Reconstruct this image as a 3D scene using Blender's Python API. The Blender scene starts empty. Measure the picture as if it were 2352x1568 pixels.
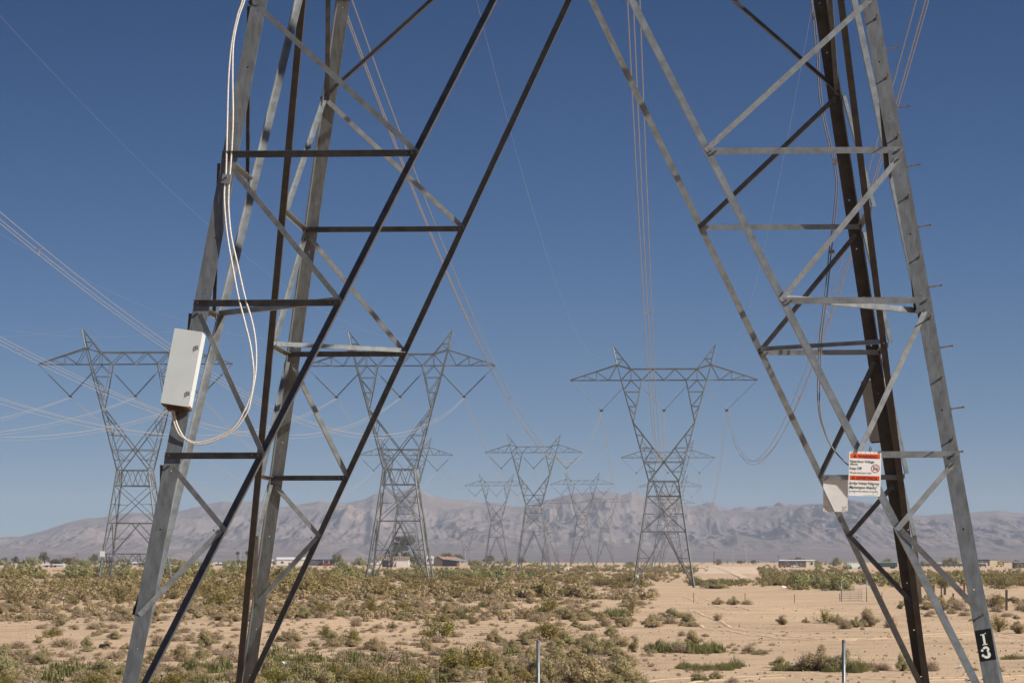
import bpy, math, random
import numpy as np
from mathutils import Vector, Matrix

rnd = random.Random(11)
rng = np.random.default_rng(11)
scene = bpy.context.scene
COL = scene.collection
F = 6860.0            # 105 mm lens on a 2352-wide picture
U0, V0 = 1176.0, 1287.0


def px(u, v, y):      # where a measured direction lies at distance y (metres)
    return Vector(((u - U0) / F * y, y, (V0 - v) / F * y))


# ------------------------------------------------------------------ objects
def link(o, parent=None):
    COL.objects.link(o)
    if parent is not None:
        o.parent = parent
    return o


def tag(o, label=None, cat=None, group=None, kind=None):
    if label: o['label'] = label
    if cat: o['category'] = cat
    if group: o['group'] = group
    if kind: o['kind'] = kind
    return o


def thing(name, label, cat, loc=(0, 0, 0), group=None, rotz=0):
    o = bpy.data.objects.new(name, None)
    o.location = loc
    o.rotation_euler = (0, 0, rotz)
    o.empty_display_size = 0.3
    link(o)
    return tag(o, label, cat, group)


class MB:
    def __init__(s):
        s.v = []; s.f = []; s.m = []

    def add(s, vs, fs, mi=0):
        n = len(s.v)
        s.v.extend([tuple(x) for x in vs])
        s.f.extend([tuple(i + n for i in f) for f in fs])
        s.m.extend([mi] * len(fs))

    def box(s, c, d, mi=0, M=None):
        x, y, z = d[0] / 2, d[1] / 2, d[2] / 2
        vs = [Vector((a * x, b * y, e * z)) for a in (-1, 1) for b in (-1, 1) for e in (-1, 1)]
        if M is not None:
            vs = [M @ p for p in vs]
        c = Vector(c)
        vs = [p + c for p in vs]
        s.add(vs, [(0, 1, 3, 2), (4, 6, 7, 5), (0, 4, 5, 1), (2, 3, 7, 6), (0, 2, 6, 4), (1, 5, 7, 3)], mi)

    def bar(s, p, q, w, h=None, mi=0, up=(0, 0, 1)):
        p, q = Vector(p), Vector(q)
        h = h or w
        a = (q - p).normalized()
        n1 = a.cross(Vector(up))
        if n1.length < 1e-3: n1 = a.cross(Vector((1, 0, 0)))
        n1.normalize(); n2 = n1.cross(a)
        r = [n1 * w / 2 * i + n2 * h / 2 * j for i, j in ((-1, -1), (1, -1), (1, 1), (-1, 1))]
        s.add([p + e for e in r] + [q + e for e in r],
              [(0, 1, 5, 4), (1, 2, 6, 5), (2, 3, 7, 6), (3, 0, 4, 7), (3, 2, 1, 0), (4, 5, 6, 7)], mi)

    def angle(s, p, q, d1, d2, w1, w2, t, mi=0):
        # steel angle: heel on the line p-q, one flange towards d1, one towards d2
        p, q = Vector(p), Vector(q)
        a = (q - p).normalized()
        d1 = Vector(d1); d1 = (d1 - a * d1.dot(a)).normalized()
        d2 = Vector(d2); d2 = d2 - a * d2.dot(a); d2 = (d2 - d1 * d2.dot(d1)).normalized()
        pr = [(0, 0), (w1, 0), (w1, t), (t, t), (t, w2), (0, w2)]
        vs = [p + d1 * i + d2 * j for i, j in pr] + [q + d1 * i + d2 * j for i, j in pr]
        fs = [(i, (i + 1) % 6, (i + 1) % 6 + 6, i + 6) for i in range(6)]
        fs += [(0, 3, 2, 1), (0, 5, 4, 3), (6, 7, 8, 9), (6, 9, 10, 11)]
        s.add(vs, fs, mi)

    def tube(s, pts, r, n=6, mi=0, cap=True):
        pts = [Vector(p) for p in pts]
        base = len(s.v)
        rr = r if isinstance(r, (list, tuple)) else [r] * len(pts)
        prev = None
        for i, p in enumerate(pts):
            a = (pts[min(i + 1, len(pts) - 1)] - pts[max(i - 1, 0)]).normalized()
            if prev is None:
                n1 = a.cross(Vector((0, 0, 1)))
                if n1.length < 1e-3: n1 = a.cross(Vector((1, 0, 0)))
            else:
                n1 = prev - a * prev.dot(a)
            n1.normalize(); prev = n1
            n2 = a.cross(n1)
            for k in range(n):
                t = 2 * math.pi * k / n
                s.v.append(tuple(p + (n1 * math.cos(t) + n2 * math.sin(t)) * rr[i]))
        for i in range(len(pts) - 1):
            for k in range(n):
                b = base + i * n
                s.f.append((b + k, b + (k + 1) % n, b + n + (k + 1) % n, b + n + k)); s.m.append(mi)
        if cap:
            s.f.append(tuple(base + k for k in range(n))[::-1]); s.m.append(mi)
            b = base + (len(pts) - 1) * n
            s.f.append(tuple(b + k for k in range(n))); s.m.append(mi)

    def build(s, name, mats, parent=None, smooth=False):
        me = bpy.data.meshes.new(name)
        me.from_pydata(s.v, [], s.f)
        for m in (mats if isinstance(mats, (list, tuple)) else [mats]):
            me.materials.append(m)
        if any(s.m):
            me.polygons.foreach_set('material_index', s.m)
        if smooth:
            me.polygons.foreach_set('use_smooth', [True] * len(s.f))
        me.update()
        return link(bpy.data.objects.new(name, me), parent)


def np_mesh(name, verts, quads, mats, midx=None, smooth=False):
    me = bpy.data.meshes.new(name)
    nv, nf = len(verts), len(quads)
    k = quads.shape[1]
    me.vertices.add(nv); me.vertices.foreach_set('co', verts.astype(np.float32).ravel())
    me.loops.add(nf * k); me.loops.foreach_set('vertex_index', quads.astype(np.int32).ravel())
    me.polygons.add(nf)
    me.polygons.foreach_set('loop_start', np.arange(0, nf * k, k, dtype=np.int32))
    for m in mats: me.materials.append(m)
    if midx is not None: me.polygons.foreach_set('material_index', midx.astype(np.int32))
    if smooth: me.polygons.foreach_set('use_smooth', np.ones(nf, dtype=bool))
    me.update(calc_edges=True)
    return me


# ------------------------------------------------------------------ noise
def _h(ix, iy, seed):
    n = (ix.astype(np.int64) * 374761393 + iy.astype(np.int64) * 668265263 + seed * 974711) & 0x7fffffff
    n = ((n ^ (n >> 13)) * 1274126177) & 0x7fffffff
    return ((n ^ (n >> 16)) & 0xffff) / 65535.0


def vnoise(x, y, seed=0):
    x = np.asarray(x, float); y = np.asarray(y, float)
    ix, iy = np.floor(x), np.floor(y)
    fx, fy = x - ix, y - iy
    fx = fx * fx * fx * (fx * (fx * 6 - 15) + 10); fy = fy * fy * fy * (fy * (fy * 6 - 15) + 10)
    a, b = _h(ix, iy, seed), _h(ix + 1, iy, seed)
    c, d = _h(ix, iy + 1, seed), _h(ix + 1, iy + 1, seed)
    return (a + (b - a) * fx) * (1 - fy) + (c + (d - c) * fx) * fy


def fbm(x, y, seed=0, o=4, g=0.5):
    r = 0; a = 1; t = 0
    for i in range(o):
        r = r + a * vnoise(x * 2 ** i + 17.3 * i, y * 2 ** i - 9.1 * i, seed + i); t += a; a *= g
    return r / t


def ridged(x, y, seed=0, o=5, g=0.55):
    r = 0; a = 1; t = 0
    for i in range(o):
        n = 1 - np.abs(2 * vnoise(x * 2 ** i + 31.7 * i, y * 2 ** i + 11.9 * i, seed + i) - 1)
        r = r + a * n; t += a; a *= g
    return r / t


# ------------------------------------------------------------------ materials
def mat(name, col=(0.5, 0.5, 0.5), rough=0.7, metal=0.0, var=None, scale=4.0, bump=0.0, island=None, objrand=None,
        var2=None, scale2=1.0, cover2=0.5, spec=None, stretch=None, detail=5.0, sharp=(0.35, 0.65), trans=None, bscale=None):
    m = bpy.data.materials.new(name); m.use_nodes = True
    nt = m.node_tree; N = nt.nodes; L = nt.links
    b = N['Principled BSDF']
    b.inputs['Roughness'].default_value = rough
    b.inputs['Metallic'].default_value = metal
    if spec is not None: b.inputs['Specular IOR Level'].default_value = spec
    cur = None

    def rgb(c):
        n = N.new('ShaderNodeRGB'); n.outputs[0].default_value = (*c, 1); return n.outputs[0]
    tc = N.new('ShaderNodeTexCoord'); co = tc.outputs['Object']
    if stretch:
        mp = N.new('ShaderNodeMapping'); mp.inputs['Scale'].default_value = stretch
        L.new(co, mp.inputs['Vector']); co = mp.outputs['Vector']

    def noise(sc, det=detail, rg=0.6):
        n = N.new('ShaderNodeTexNoise'); n.inputs['Scale'].default_value = sc
        n.inputs['Detail'].default_value = det; n.inputs['Roughness'].default_value = rg
        L.new(co, n.inputs['Vector']); return n.outputs['Fac']

    def ramp(fac, a, b_):
        r = N.new('ShaderNodeMapRange'); r.inputs['From Min'].default_value = a; r.inputs['From Max'].default_value = b_
        L.new(fac, r.inputs['Value']); return r.outputs['Result']

    def mix(fac, a, c):
        x = N.new('ShaderNodeMix'); x.data_type = 'RGBA'
        L.new(fac, x.inputs['Factor']); L.new(a, x.inputs['A']); L.new(c, x.inputs['B']); return x.outputs['Result']
    cur = rgb(col)
    if var: cur = mix(ramp(noise(scale), *sharp), cur, rgb(var))
    if var2: cur = mix(ramp(noise(scale2, 6.0, 0.65), cover2, cover2 + 0.18), cur, rgb(var2))
    if island:
        g = N.new('ShaderNodeNewGeometry'); cur = mix(g.outputs['Random Per Island'], cur, rgb(island))
    if objrand:
        oi = N.new('ShaderNodeObjectInfo')
        f = N.new('ShaderNodeMath'); f.operation = 'MULTIPLY'; f.inputs[1].default_value = 0.75
        L.new(oi.outputs['Random'], f.inputs[0]); cur = mix(f.outputs[0], cur, rgb(objrand))
    L.new(cur, b.inputs['Base Color'])
    if bump:
        bp = N.new('ShaderNodeBump'); bp.inputs['Strength'].default_value = bump; bp.inputs['Distance'].default_value = 0.05
        L.new(noise(bscale or scale * 3, 8.0), bp.inputs['Height']); L.new(bp.outputs['Normal'], b.inputs['Normal'])
    if trans:
        tr = N.new('ShaderNodeBsdfTranslucent'); L.new(cur, tr.inputs['Color'])
        mx = N.new('ShaderNodeMixShader'); mx.inputs[0].default_value = trans
        L.new(b.outputs[0], mx.inputs[1]); L.new(tr.outputs[0], mx.inputs[2])
        L.new(mx.outputs[0], N['Material Output'].inputs['Surface'])
    return m


M = {}
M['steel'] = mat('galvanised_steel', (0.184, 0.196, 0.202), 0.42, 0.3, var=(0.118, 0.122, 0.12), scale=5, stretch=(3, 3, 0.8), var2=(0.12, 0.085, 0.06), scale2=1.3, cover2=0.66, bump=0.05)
M['dark'] = mat('shade_toned_angle', (0.105, 0.11, 0.12), 0.45, 0.2, var=(0.06, 0.063, 0.07), scale=6, spec=0.25, bump=0.04)  # darker copy of the galvanised angle, shade painted into its colour
M['brown'] = mat('shade_toned_brown_steel', (0.074, 0.066, 0.061), 0.6, 0.1, var=(0.046, 0.040, 0.037), scale=5, spec=0.2, bump=0.04)  # for leg and braces out of the sun; their shade is in the colour
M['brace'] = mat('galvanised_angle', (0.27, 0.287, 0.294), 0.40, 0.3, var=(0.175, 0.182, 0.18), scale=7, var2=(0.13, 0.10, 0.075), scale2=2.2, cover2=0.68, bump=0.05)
M['lattice'] = mat('weathered_lattice', (0.17, 0.18, 0.18), 0.6, 0.3, var=(0.10, 0.11, 0.11), scale=0.6, var2=(0.20, 0.09, 0.05), scale2=0.35, cover2=0.68)
M['bolt'] = mat('bolt_steel', (0.26, 0.24, 0.22), 0.5, 0.6, var=(0.2, 0.12, 0.07), scale=30)
M['rust'] = mat('rust', (0.12, 0.055, 0.03), 0.85, 0.1, var=(0.05, 0.026, 0.018), scale=14, var2=(0.30, 0.16, 0.08), scale2=9, cover2=0.55, bump=0.3)
M['boxwhite'] = mat('painted_box', (0.60, 0.63, 0.61), 0.45, 0, var=(0.56, 0.585, 0.565), scale=3)
M['boxgrey'] = mat('shade_toned_box', (0.30, 0.30, 0.295), 0.6, 0, var=(0.25, 0.25, 0.245), scale=3)  # white cabinet paint greyed down, the shade on it put into the colour
M['cable'] = mat('pale_cable', (0.66, 0.62, 0.57), 0.55, 0, var=(0.50, 0.46, 0.42), scale=40, sharp=(0.4, 0.6))
M['greycable'] = mat('grey_cable', (0.17, 0.15, 0.135), 0.6, 0, var=(0.11, 0.095, 0.085), scale=30)
M['wire'] = mat('aluminium_strand', (0.29, 0.275, 0.262), 0.5, 0.1)
M['wirepale'] = mat('pale_aluminium_strand', (0.40, 0.385, 0.37), 0.5, 0.3)
M['spacer'] = mat('spacer_metal', (0.6, 0.58, 0.55), 0.35, 0.7)
M['earth'] = mat('earth_wire_steel', (0.45, 0.42, 0.4), 0.5, 0.3)
M['porcelain'] = mat('dark_porcelain', (0.07, 0.075, 0.08), 0.3)
M['polymer'] = mat('grey_polymer', (0.15, 0.15, 0.16), 0.5)
M['sign'] = mat('sign_white', (0.80, 0.80, 0.78), 0.4, 0, var=(0.76, 0.755, 0.72), scale=4)
M['signback'] = mat('sign_aluminium', (0.78, 0.76, 0.73), 0.5, 0.1, var=(0.72, 0.69, 0.66), scale=5)
M['orange'] = mat('sign_orange', (0.75, 0.085, 0.012), 0.45)
M['ink'] = mat('sign_ink', (0.012, 0.012, 0.012), 0.5)
M['faint'] = mat('faded_ink', (0.42, 0.42, 0.42), 0.5)
M['red'] = mat('sign_red', (0.45, 0.02, 0.03), 0.5)
M['black'] = mat('band_black', (0.008, 0.008, 0.009), 0.6, 0, var=(0.014, 0.014, 0.013), scale=20, spec=0.1)
M['digit'] = mat('digit_white', (0.72, 0.75, 0.66), 0.55, 0, var=(0.6, 0.64, 0.56), scale=25)
M['pipe'] = mat('galvanised_pipe', (0.22, 0.235, 0.245), 0.45, 0.5, var=(0.16, 0.175, 0.18), scale=9)
M['tpost'] = mat('rusty_post', (0.09, 0.05, 0.035), 0.8, 0.2, var=(0.05, 0.035, 0.03), scale=8)
M['whitepaint'] = mat('white_paint', (0.78, 0.78, 0.75), 0.6)
M['wood'] = mat('weathered_timber', (0.10, 0.06, 0.04), 0.9, 0, var=(0.055, 0.035, 0.028), scale=6, stretch=(6, 6, 1))
M['wood2'] = mat('rust_coloured_timber', (0.22, 0.085, 0.03), 0.9, 0, var=(0.10, 0.045, 0.02), scale=6, stretch=(6, 6, 1))
M['yellowpost'] = mat('pale_yellow_marker', (0.62, 0.5, 0.2), 0.7)
M['pole'] = mat('utility_pole_wood', (0.11, 0.07, 0.05), 0.9, 0, var=(0.08, 0.05, 0.04), scale=2)
M['polegrey'] = mat('grey_pole', (0.35, 0.35, 0.36), 0.6)
M['wallw'] = mat('white_wall', (0.74, 0.72, 0.68), 0.8, 0, var=(0.66, 0.63, 0.58), scale=0.6)
M['wallc'] = mat('cream_wall', (0.66, 0.58, 0.42), 0.8, 0, var=(0.6, 0.52, 0.37), scale=0.5)
M['wallb'] = mat('brown_wall', (0.12, 0.09, 0.075), 0.85, 0, var=(0.085, 0.07, 0.06), scale=0.8)
M['wallg'] = mat('grey_wall', (0.10, 0.105, 0.12), 0.85, 0, var=(0.075, 0.08, 0.09), scale=0.6)
M['adobe'] = mat('brown_plaster', (0.26, 0.15, 0.085), 0.9, 0, var=(0.18, 0.10, 0.06), scale=0.8)
M['roofw'] = mat('white_metal_roof', (0.72, 0.72, 0.70), 0.5, 0.1)
M['roofg'] = mat('grey_roof', (0.22, 0.23, 0.24), 0.7, 0, var=(0.16, 0.17, 0.18), scale=0.8)
M['roofr'] = mat('brown_red_roof', (0.33, 0.19, 0.11), 0.8, 0, var=(0.25, 0.13, 0.075), scale=0.8)
M['rooft'] = mat('tin_lean_roof', (0.36, 0.37, 0.39), 0.5, 0.3)
M['timber'] = mat('bare_rafter', (0.55, 0.42, 0.24), 0.8)
M['glass'] = mat('window_glass', (0.03, 0.035, 0.04), 0.15)
M['carred'] = mat('red_paint', (0.42, 0.03, 0.025), 0.35)
M['cargreen'] = mat('green_paint', (0.12, 0.42, 0.08), 0.4)
M['carwhite'] = mat('white_vehicle_paint', (0.75, 0.75, 0.74), 0.35)
M['carteal'] = mat('dark_teal_paint', (0.025, 0.065, 0.07), 0.5)
M['carorange'] = mat('orange_brown_paint', (0.38, 0.17, 0.06), 0.6)
M['caryellow'] = mat('yellow_paint', (0.65, 0.55, 0.12), 0.5)
M['tyre'] = mat('tyre_rubber', (0.02, 0.02, 0.02), 0.9)
M['pink'] = mat('pink_plastic', (0.6, 0.2, 0.4), 0.6)
M['greenp'] = mat('green_plastic', (0.1, 0.4, 0.3), 0.6)
# vegetation
M['l_salt'] = mat('saltbush_leaf', (0.42, 0.342, 0.185), 0.9, var=(0.38, 0.285, 0.15), scale=0.3, sharp=(0.42, 0.6), detail=2, island=(0.32, 0.258, 0.135), objrand=(0.43, 0.33, 0.18), trans=0.12, spec=0.2)
M['l_sage'] = mat('sage_leaf', (0.355, 0.32, 0.16), 0.9, island=(0.27, 0.245, 0.115), objrand=(0.38, 0.31, 0.15), trans=0.12, spec=0.2)
M['l_dry'] = mat('dry_twig', (0.44, 0.335, 0.21), 0.9, island=(0.32, 0.235, 0.15), objrand=(0.42, 0.33, 0.24), trans=0.08, spec=0.1)
M['l_creo'] = mat('creosote_leaf', (0.29, 0.26, 0.035), 0.7, island=(0.11, 0.11, 0.02), objrand=(0.28, 0.20, 0.045), trans=0.18, spec=0.3)
M['l_olive'] = mat('brown_olive_leaf', (0.29, 0.205, 0.075), 0.8, island=(0.19, 0.138, 0.055), objrand=(0.25, 0.21, 0.075), var=(0.36, 0.285, 0.15), scale=0.22, sharp=(0.42, 0.6), detail=2, trans=0.12, spec=0.2)
M['l_green'] = mat('green_weed_leaf', (0.21, 0.205, 0.07), 0.75, island=(0.125, 0.13, 0.045), objrand=(0.28, 0.25, 0.11), trans=0.2, spec=0.2)
M['l_palo'] = mat('thorn_tree_leaf', (0.40, 0.345, 0.13), 0.8, island=(0.26, 0.235, 0.09), objrand=(0.30, 0.30, 0.14), var=(0.28, 0.275, 0.14), scale=0.13, sharp=(0.42, 0.6), detail=2, trans=0.18, spec=0.2)
M['l_dark'] = mat('dark_tree_leaf', (0.16, 0.16, 0.075), 0.8, island=(0.075, 0.08, 0.04), objrand=(0.24, 0.19, 0.08), trans=0.12, spec=0.2)
M['l_euc'] = mat('gum_tree_leaf', (0.14, 0.14, 0.08), 0.8, island=(0.07, 0.073, 0.045), trans=0.12, spec=0.2)
M['twig'] = mat('shrub_stem', (0.13, 0.10, 0.075), 0.9, island=(0.07, 0.052, 0.04), spec=0.1)
M['bark'] = mat('tree_bark', (0.12, 0.09, 0.07), 0.9, 0, var=(0.07, 0.055, 0.045), scale=3)

# ------------------------------------------------------------------ terrain
_yL = [-200, 150, 300, 500, 800, 1200, 1600, 8000]
_zL = [-4.1, -4.1, -3.75, -3.2, -3.1, -3.0, -2.9, -2.9]
_yR = [-200, 300, 448, 470, 600, 800, 1200, 1600, 8000]
_zR = [-4.1, -4.1, -3.98, -4.7, -4.6, -4.2, -3.3, -3.0, -3.0]


def smooth(a, b, x):
    t = np.clip((np.asarray(x, float) - a) / (b - a), 0, 1)
    return t * t * (3 - 2 * t)


def zt(x, y):
    x = np.asarray(x, float); y = np.asarray(y, float)
    xs = x * 500 / np.maximum(y, 250)
    w = smooth(-42, 27, xs + 14 * (fbm(x / 40, y / 70, 5, 2) - 0.5))
    z = np.interp(y, _yL, _zL) * (1 - w) + np.interp(y + 26 * (fbm(x / 18, y / 60, 8, 2) - 0.5), _yR, _zR) * w
    near = smooth(700, 250, y)
    z = z + near * (0.30 * (fbm(x / 14, y / 14, 21, 3) - 0.5) + 0.10 * (fbm(x / 2.6, y / 2.6, 31, 3) - 0.5))
    z = z + (1 - near) * 0.5 * (fbm(x / 90, y / 90, 41, 3) - 0.5)
    far = smooth(1100, 1300, y) * smooth(2400, 1700, y)
    return z + far * 0.7 * (fbm(x / 30, y / 60, 51, 3) - 0.5)


_colc = {}
_ys = np.exp(np.linspace(math.log(55), math.log(5500), 2600))


def hit(u, v):        # ground point seen in direction (u, v)
    key = round(u / 5)
    if key not in _colc:
        tk = (key * 5 - U0) / F
        _colc[key] = V0 - F * zt(tk * _ys, _ys) / _ys
    vv = _colc[key]
    k = int(np.argmax(vv <= v))
    if vv[k] > v: k = len(_ys) - 1
    y = float(_ys[k]); x = (u - U0) / F * y
    return x, y, gz(x, y)


def gz(x, y):
    return float(zt(np.array([x]), np.array([y]))[0])


def ground_grid(nx, ny, y0, y1, off, tmax):
    e = np.exp(np.linspace(math.log(y0 + off), math.log(y1 + off), ny)) - off
    s = np.linspace(-1, 1, nx); t = tmax * (0.45 * s + 0.55 * s ** 3)
    Y = np.repeat(e[:, None], nx, 1); X = t[None, :] * (Y + off)
    return X, Y


def grid_quads(ny, nx):
    i = np.arange(ny - 1)[:, None] * nx + np.arange(nx - 1)[None, :]
    return np.stack([i, i + 1, i + nx + 1, i + nx], -1).reshape(-1, 4)


X, Y = ground_grid(420, 900, -90, 6500, 130, 0.62)
Z = zt(X, Y)
me = np_mesh('ground', np.stack([X, Y, Z], -1).reshape(-1, 3), grid_quads(900, 420), [], smooth=True)
g = bpy.data.materials.new('desert_soil'); g.use_nodes = True
nt = g.node_tree; N = nt.nodes; L = nt.links; b = N['Principled BSDF']; b.inputs['Roughness'].default_value = 0.95
b.inputs['Specular IOR Level'].default_value = 0.15
tc = N.new('ShaderNodeTexCoord')


def gn(scale, det, st=(1, 1, 1), rg=0.6):
    mp = N.new('ShaderNodeMapping'); mp.inputs['Scale'].default_value = st; L.new(tc.outputs['Object'], mp.inputs['Vector'])
    n = N.new('ShaderNodeTexNoise'); n.inputs['Scale'].default_value = scale; n.inputs['Detail'].default_value = det
    n.inputs['Roughness'].default_value = rg; L.new(mp.outputs['Vector'], n.inputs['Vector']); return n.outputs['Fac']


def gm(fac, a, bb, lo, hi):
    r = N.new('ShaderNodeMapRange'); r.inputs['From Min'].default_value = lo; r.inputs['From Max'].default_value = hi; L.new(fac, r.inputs['Value'])
    x = N.new('ShaderNodeMix'); x.data_type = 'RGBA'; L.new(r.outputs['Result'], x.inputs['Factor'])
    for s_, c in (('A', a), ('B', bb)):
        if isinstance(c, tuple): x.inputs[s_].default_value = (*c, 1)
        else: L.new(c, x.inputs[s_])
    return x.outputs['Result']


c = gm(gn(0.06, 5), (0.64, 0.455, 0.285), (0.55, 0.39, 0.25), 0.38, 0.62)
c = gm(gn(0.35, 6, (0.5, 1, 1)), c, (0.38, 0.265, 0.165), 0.50, 0.70)
c = gm(gn(0.9, 6, (0.25, 1.6, 1)), c, (0.42, 0.29, 0.18), 0.55, 0.72)
c = gm(gn(2.4, 5), c, (0.66, 0.48, 0.33), 0.56, 0.74)
c = gm(gn(5.5, 6, (1, 1, 1), 0.75), c, (0.22, 0.15, 0.095), 0.56, 0.78)
L.new(c, b.inputs['Base Color'])
bp = N.new('ShaderNodeBump'); bp.inputs['Strength'].default_value = 0.9; bp.inputs['Distance'].default_value = 0.12
L.new(gn(3.0, 9, (1, 1, 1), 0.72), bp.inputs['Height']); L.new(bp.outputs['Normal'], b.inputs['Normal'])
me.materials.append(g)
tag(link(bpy.data.objects.new('ground', me)), kind='structure')

# pale dirt track running off through the scrub on the right
MROAD = mat('track_dust', (0.68, 0.51, 0.36), 0.95, 0, var=(0.60, 0.44, 0.30), scale=0.12, var2=(0.40, 0.29, 0.19), scale2=0.05, cover2=0.58, spec=0.1)


def drape(name, ctr, m, lift=0.06, nx=9):
    pts = []
    for (x, y, w) in ctr:
        for k in range(nx):
            t = k / (nx - 1) * 2 - 1
            xx = x + t * w / 2 * (1 + 0.25 * (float(vnoise(np.array([y / 25.]), np.array([t * 2.]), 77)[0]) - 0.5))
            edge = lift if abs(t) < 0.9 else -0.25
            pts.append((xx, y, gz(xx, y) + edge))
    me = np_mesh(name, np.array(pts), grid_quads(len(ctr), nx), [m], smooth=True)
    return tag(link(bpy.data.objects.new(name, me)), kind='structure')


def spline_ctr(keys, n):
    ks = np.array(keys); t = np.linspace(0, 1, n)
    y = np.exp(np.interp(t, np.linspace(0, 1, len(ks)), np.log(ks[:, 1])))
    x = np.interp(y, ks[:, 1], ks[:, 0]); w = np.interp(y, ks[:, 1], ks[:, 2])
    return list(zip(x, y, w))


trk = []
for (u, y, wpx) in ((1716, 640, 26), (1705, 760, 24), (1690, 900, 26), (1672, 1080, 24), (1652, 1300, 24), (1640, 1600, 26), (1632, 2100, 26)):
    trk.append(((u - U0) / F * y, y, wpx / F * y))
drape('dirt_road', spline_ctr(trk, 160), MROAD, 0.12)
trk = []
for (u, y, wpx) in ((1665, 900, 150), (1668, 1050, 170), (1660, 1250, 150), (1665, 1500, 190)):
    trk.append(((u - U0) / F * y, y, wpx / F * y))
drape('bare_ground', spline_ctr(trk, 90), MROAD, 0.05, 21)

MRUT = mat('wheel_rut_soil', (0.54, 0.385, 0.24), 0.95, 0, var=(0.63, 0.46, 0.295), scale=0.8, spec=0.1)


def ribbon(uv, off, w, m):
    P = [hit(u, v)[:2] for u, v in uv]
    n = 140; t = np.linspace(0, len(P) - 1, n)
    x = np.interp(t, range(len(P)), [p[0] for p in P]); y = np.interp(t, range(len(P)), [p[1] for p in P])
    for _ in range(14):
        x[1:-1] = (x[:-2] + 2 * x[1:-1] + x[2:]) / 4; y[1:-1] = (y[:-2] + 2 * y[1:-1] + y[2:]) / 4
    dx, dy_ = np.gradient(x), np.gradient(y); l = np.hypot(dx, dy_); nx2, ny2 = -dy_ / l, dx / l
    pts = []
    for i in range(n):
        for k, (a_, h_) in enumerate(((-.5, -.10), (-.3, .016), (.3, .016), (.5, -.10))):
            q_ = off + a_ * w * (1 + .3 * math.sin(i * 1.7)); xx, yy = x[i] + nx2[i] * q_, y[i] + ny2[i] * q_
            pts.append((xx, yy, gz(xx, yy) + h_))
    o = link(bpy.data.objects.new('wheel_track', np_mesh('wheel_track', np.array(pts), grid_quads(n, 4), [m], smooth=True)))
    tag(o, kind='structure')


for uv in ([(2420, 1470), (2250, 1452), (2080, 1462), (1900, 1470), (1740, 1455), (1640, 1440), (1560, 1400)], [(2420, 1552), (2100, 1560), (1800, 1551), (1560, 1562), (1400, 1590)], [(2420, 1415), (2250, 1422), (2060, 1412), (1900, 1398), (1700, 1402), (1590, 1372)]):
    for off in (-0.85, 0.85): ribbon(uv, off, 0.42, MRUT)
trk = [((u - U0) / F * y, y, wpx / F * y) for (u, y, wpx) in ((1288, 880, 12), (1293, 980, 16), (1300, 1120, 15), (1308, 1350, 12))]
drape('dirt_patch', spline_ctr(trk, 40), MROAD, 0.5)

# ------------------------------------------------------------------ hills
RID = [(-900, 1240), (-400, 1225), (-150, 1243), (0, 1232), (50, 1228), (100, 1215), (150, 1199), (200, 1187), (240, 1184), (300, 1174), (350, 1178), (380, 1183), (420, 1170), (470, 1155),
       (510, 1147), (545, 1150), (603, 1147), (625, 1158), (655, 1160), (700, 1154), (730, 1148), (758, 1151), (795, 1152), (838, 1144), (858, 1132), (888, 1126), (910, 1127),
       (945, 1117), (970, 1123), (998, 1136), (1033, 1142), (1075, 1149), (1108, 1152), (1138, 1151), (1175, 1159), (1211, 1159), (1238, 1149), (1258, 1144), (1296, 1134),
       (1331, 1129), (1366, 1126), (1396, 1128), (1426, 1136), (1451, 1131), (1476, 1139), (1501, 1147), (1526, 1149), (1556, 1164), (1586, 1171), (1616, 1168), (1651, 1170),
       (1700, 1172), (1764, 1168), (1801, 1159), (1851, 1154), (1900, 1153), (1951, 1144), (1976, 1148), (2001, 1152), (2024, 1157), (2085, 1178), (2130, 1180), (2174, 1177), (2250, 1172),
       (2290, 1170), (2352, 1176), (2500, 1165), (2800, 1190), (3300, 1215)]
ru = np.array([r[0] for r in RID], float); rv = np.array([r[1] for r in RID], float)
nxm, nym = 1900, 420
al = np.linspace((-900 - U0) / F, (3300 - U0) / F, nxm)
sy = np.linspace(0, 1.25, nym)
YM = 4800 + 5600 * sy
A2, S2 = np.meshgrid(al, sy); Y2 = 4800 + 5600 * S2; X2 = A2 * Y2
rh = np.interp(A2 * F + U0, ru, (V0 - rv)) / F * 10400
wx = 260 * (fbm(X2 / 900, Y2 / 1500, 3, 3) - 0.5)
gl = ridged((X2 + wx) / 760, (Y2 + 2 * wx) / 2300, 60, 5, 0.55)
gl2 = ridged((X2 + 0.5 * wx) / 210, Y2 / 1300 + 0.5 * gl, 70, 4, 0.58)
gl3 = ridged((X2 + 0.3 * wx) / 78, Y2 / 460 + 0.6 * gl2, 83, 3, 0.6)
gl4 = ridged(X2 / 36, Y2 / 170 + 0.6 * gl2, 97, 3, 0.6)
prof = 0.14 * smooth(0.0, 0.55, S2) + 0.86 * np.clip((S2 - 0.42) / 0.58, 0, 1) ** 1.25
prof = np.where(S2 > 1, 1 - 1.6 * (S2 - 1), prof)
rough_amt = smooth(0.34, 0.66, S2) * (1 - 0.96 * smooth(0.86, 1.0, S2) * smooth(1.12, 1.0, S2))
hm = rh * prof * (1 + rough_amt * 0.62 * ((gl - 0.62) * 1.9)) + rough_amt * (rh * 0.28 * (gl2 - 0.58) + 27 * (gl3 - 0.5) + 11 * (gl4 - 0.5))
hm = hm + rh * 0.05 * smooth(0.9, 1.0, S2) * (fbm(X2 / 120, Y2 / 300, 90, 3) - 0.5)
lim = np.interp(A2 * F + U0, ru, (V0 - rv)) / F * Y2          # nothing in front may top the crest
hm = np.where(S2 < 0.985, np.minimum(hm, lim * 0.985), hm)


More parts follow.
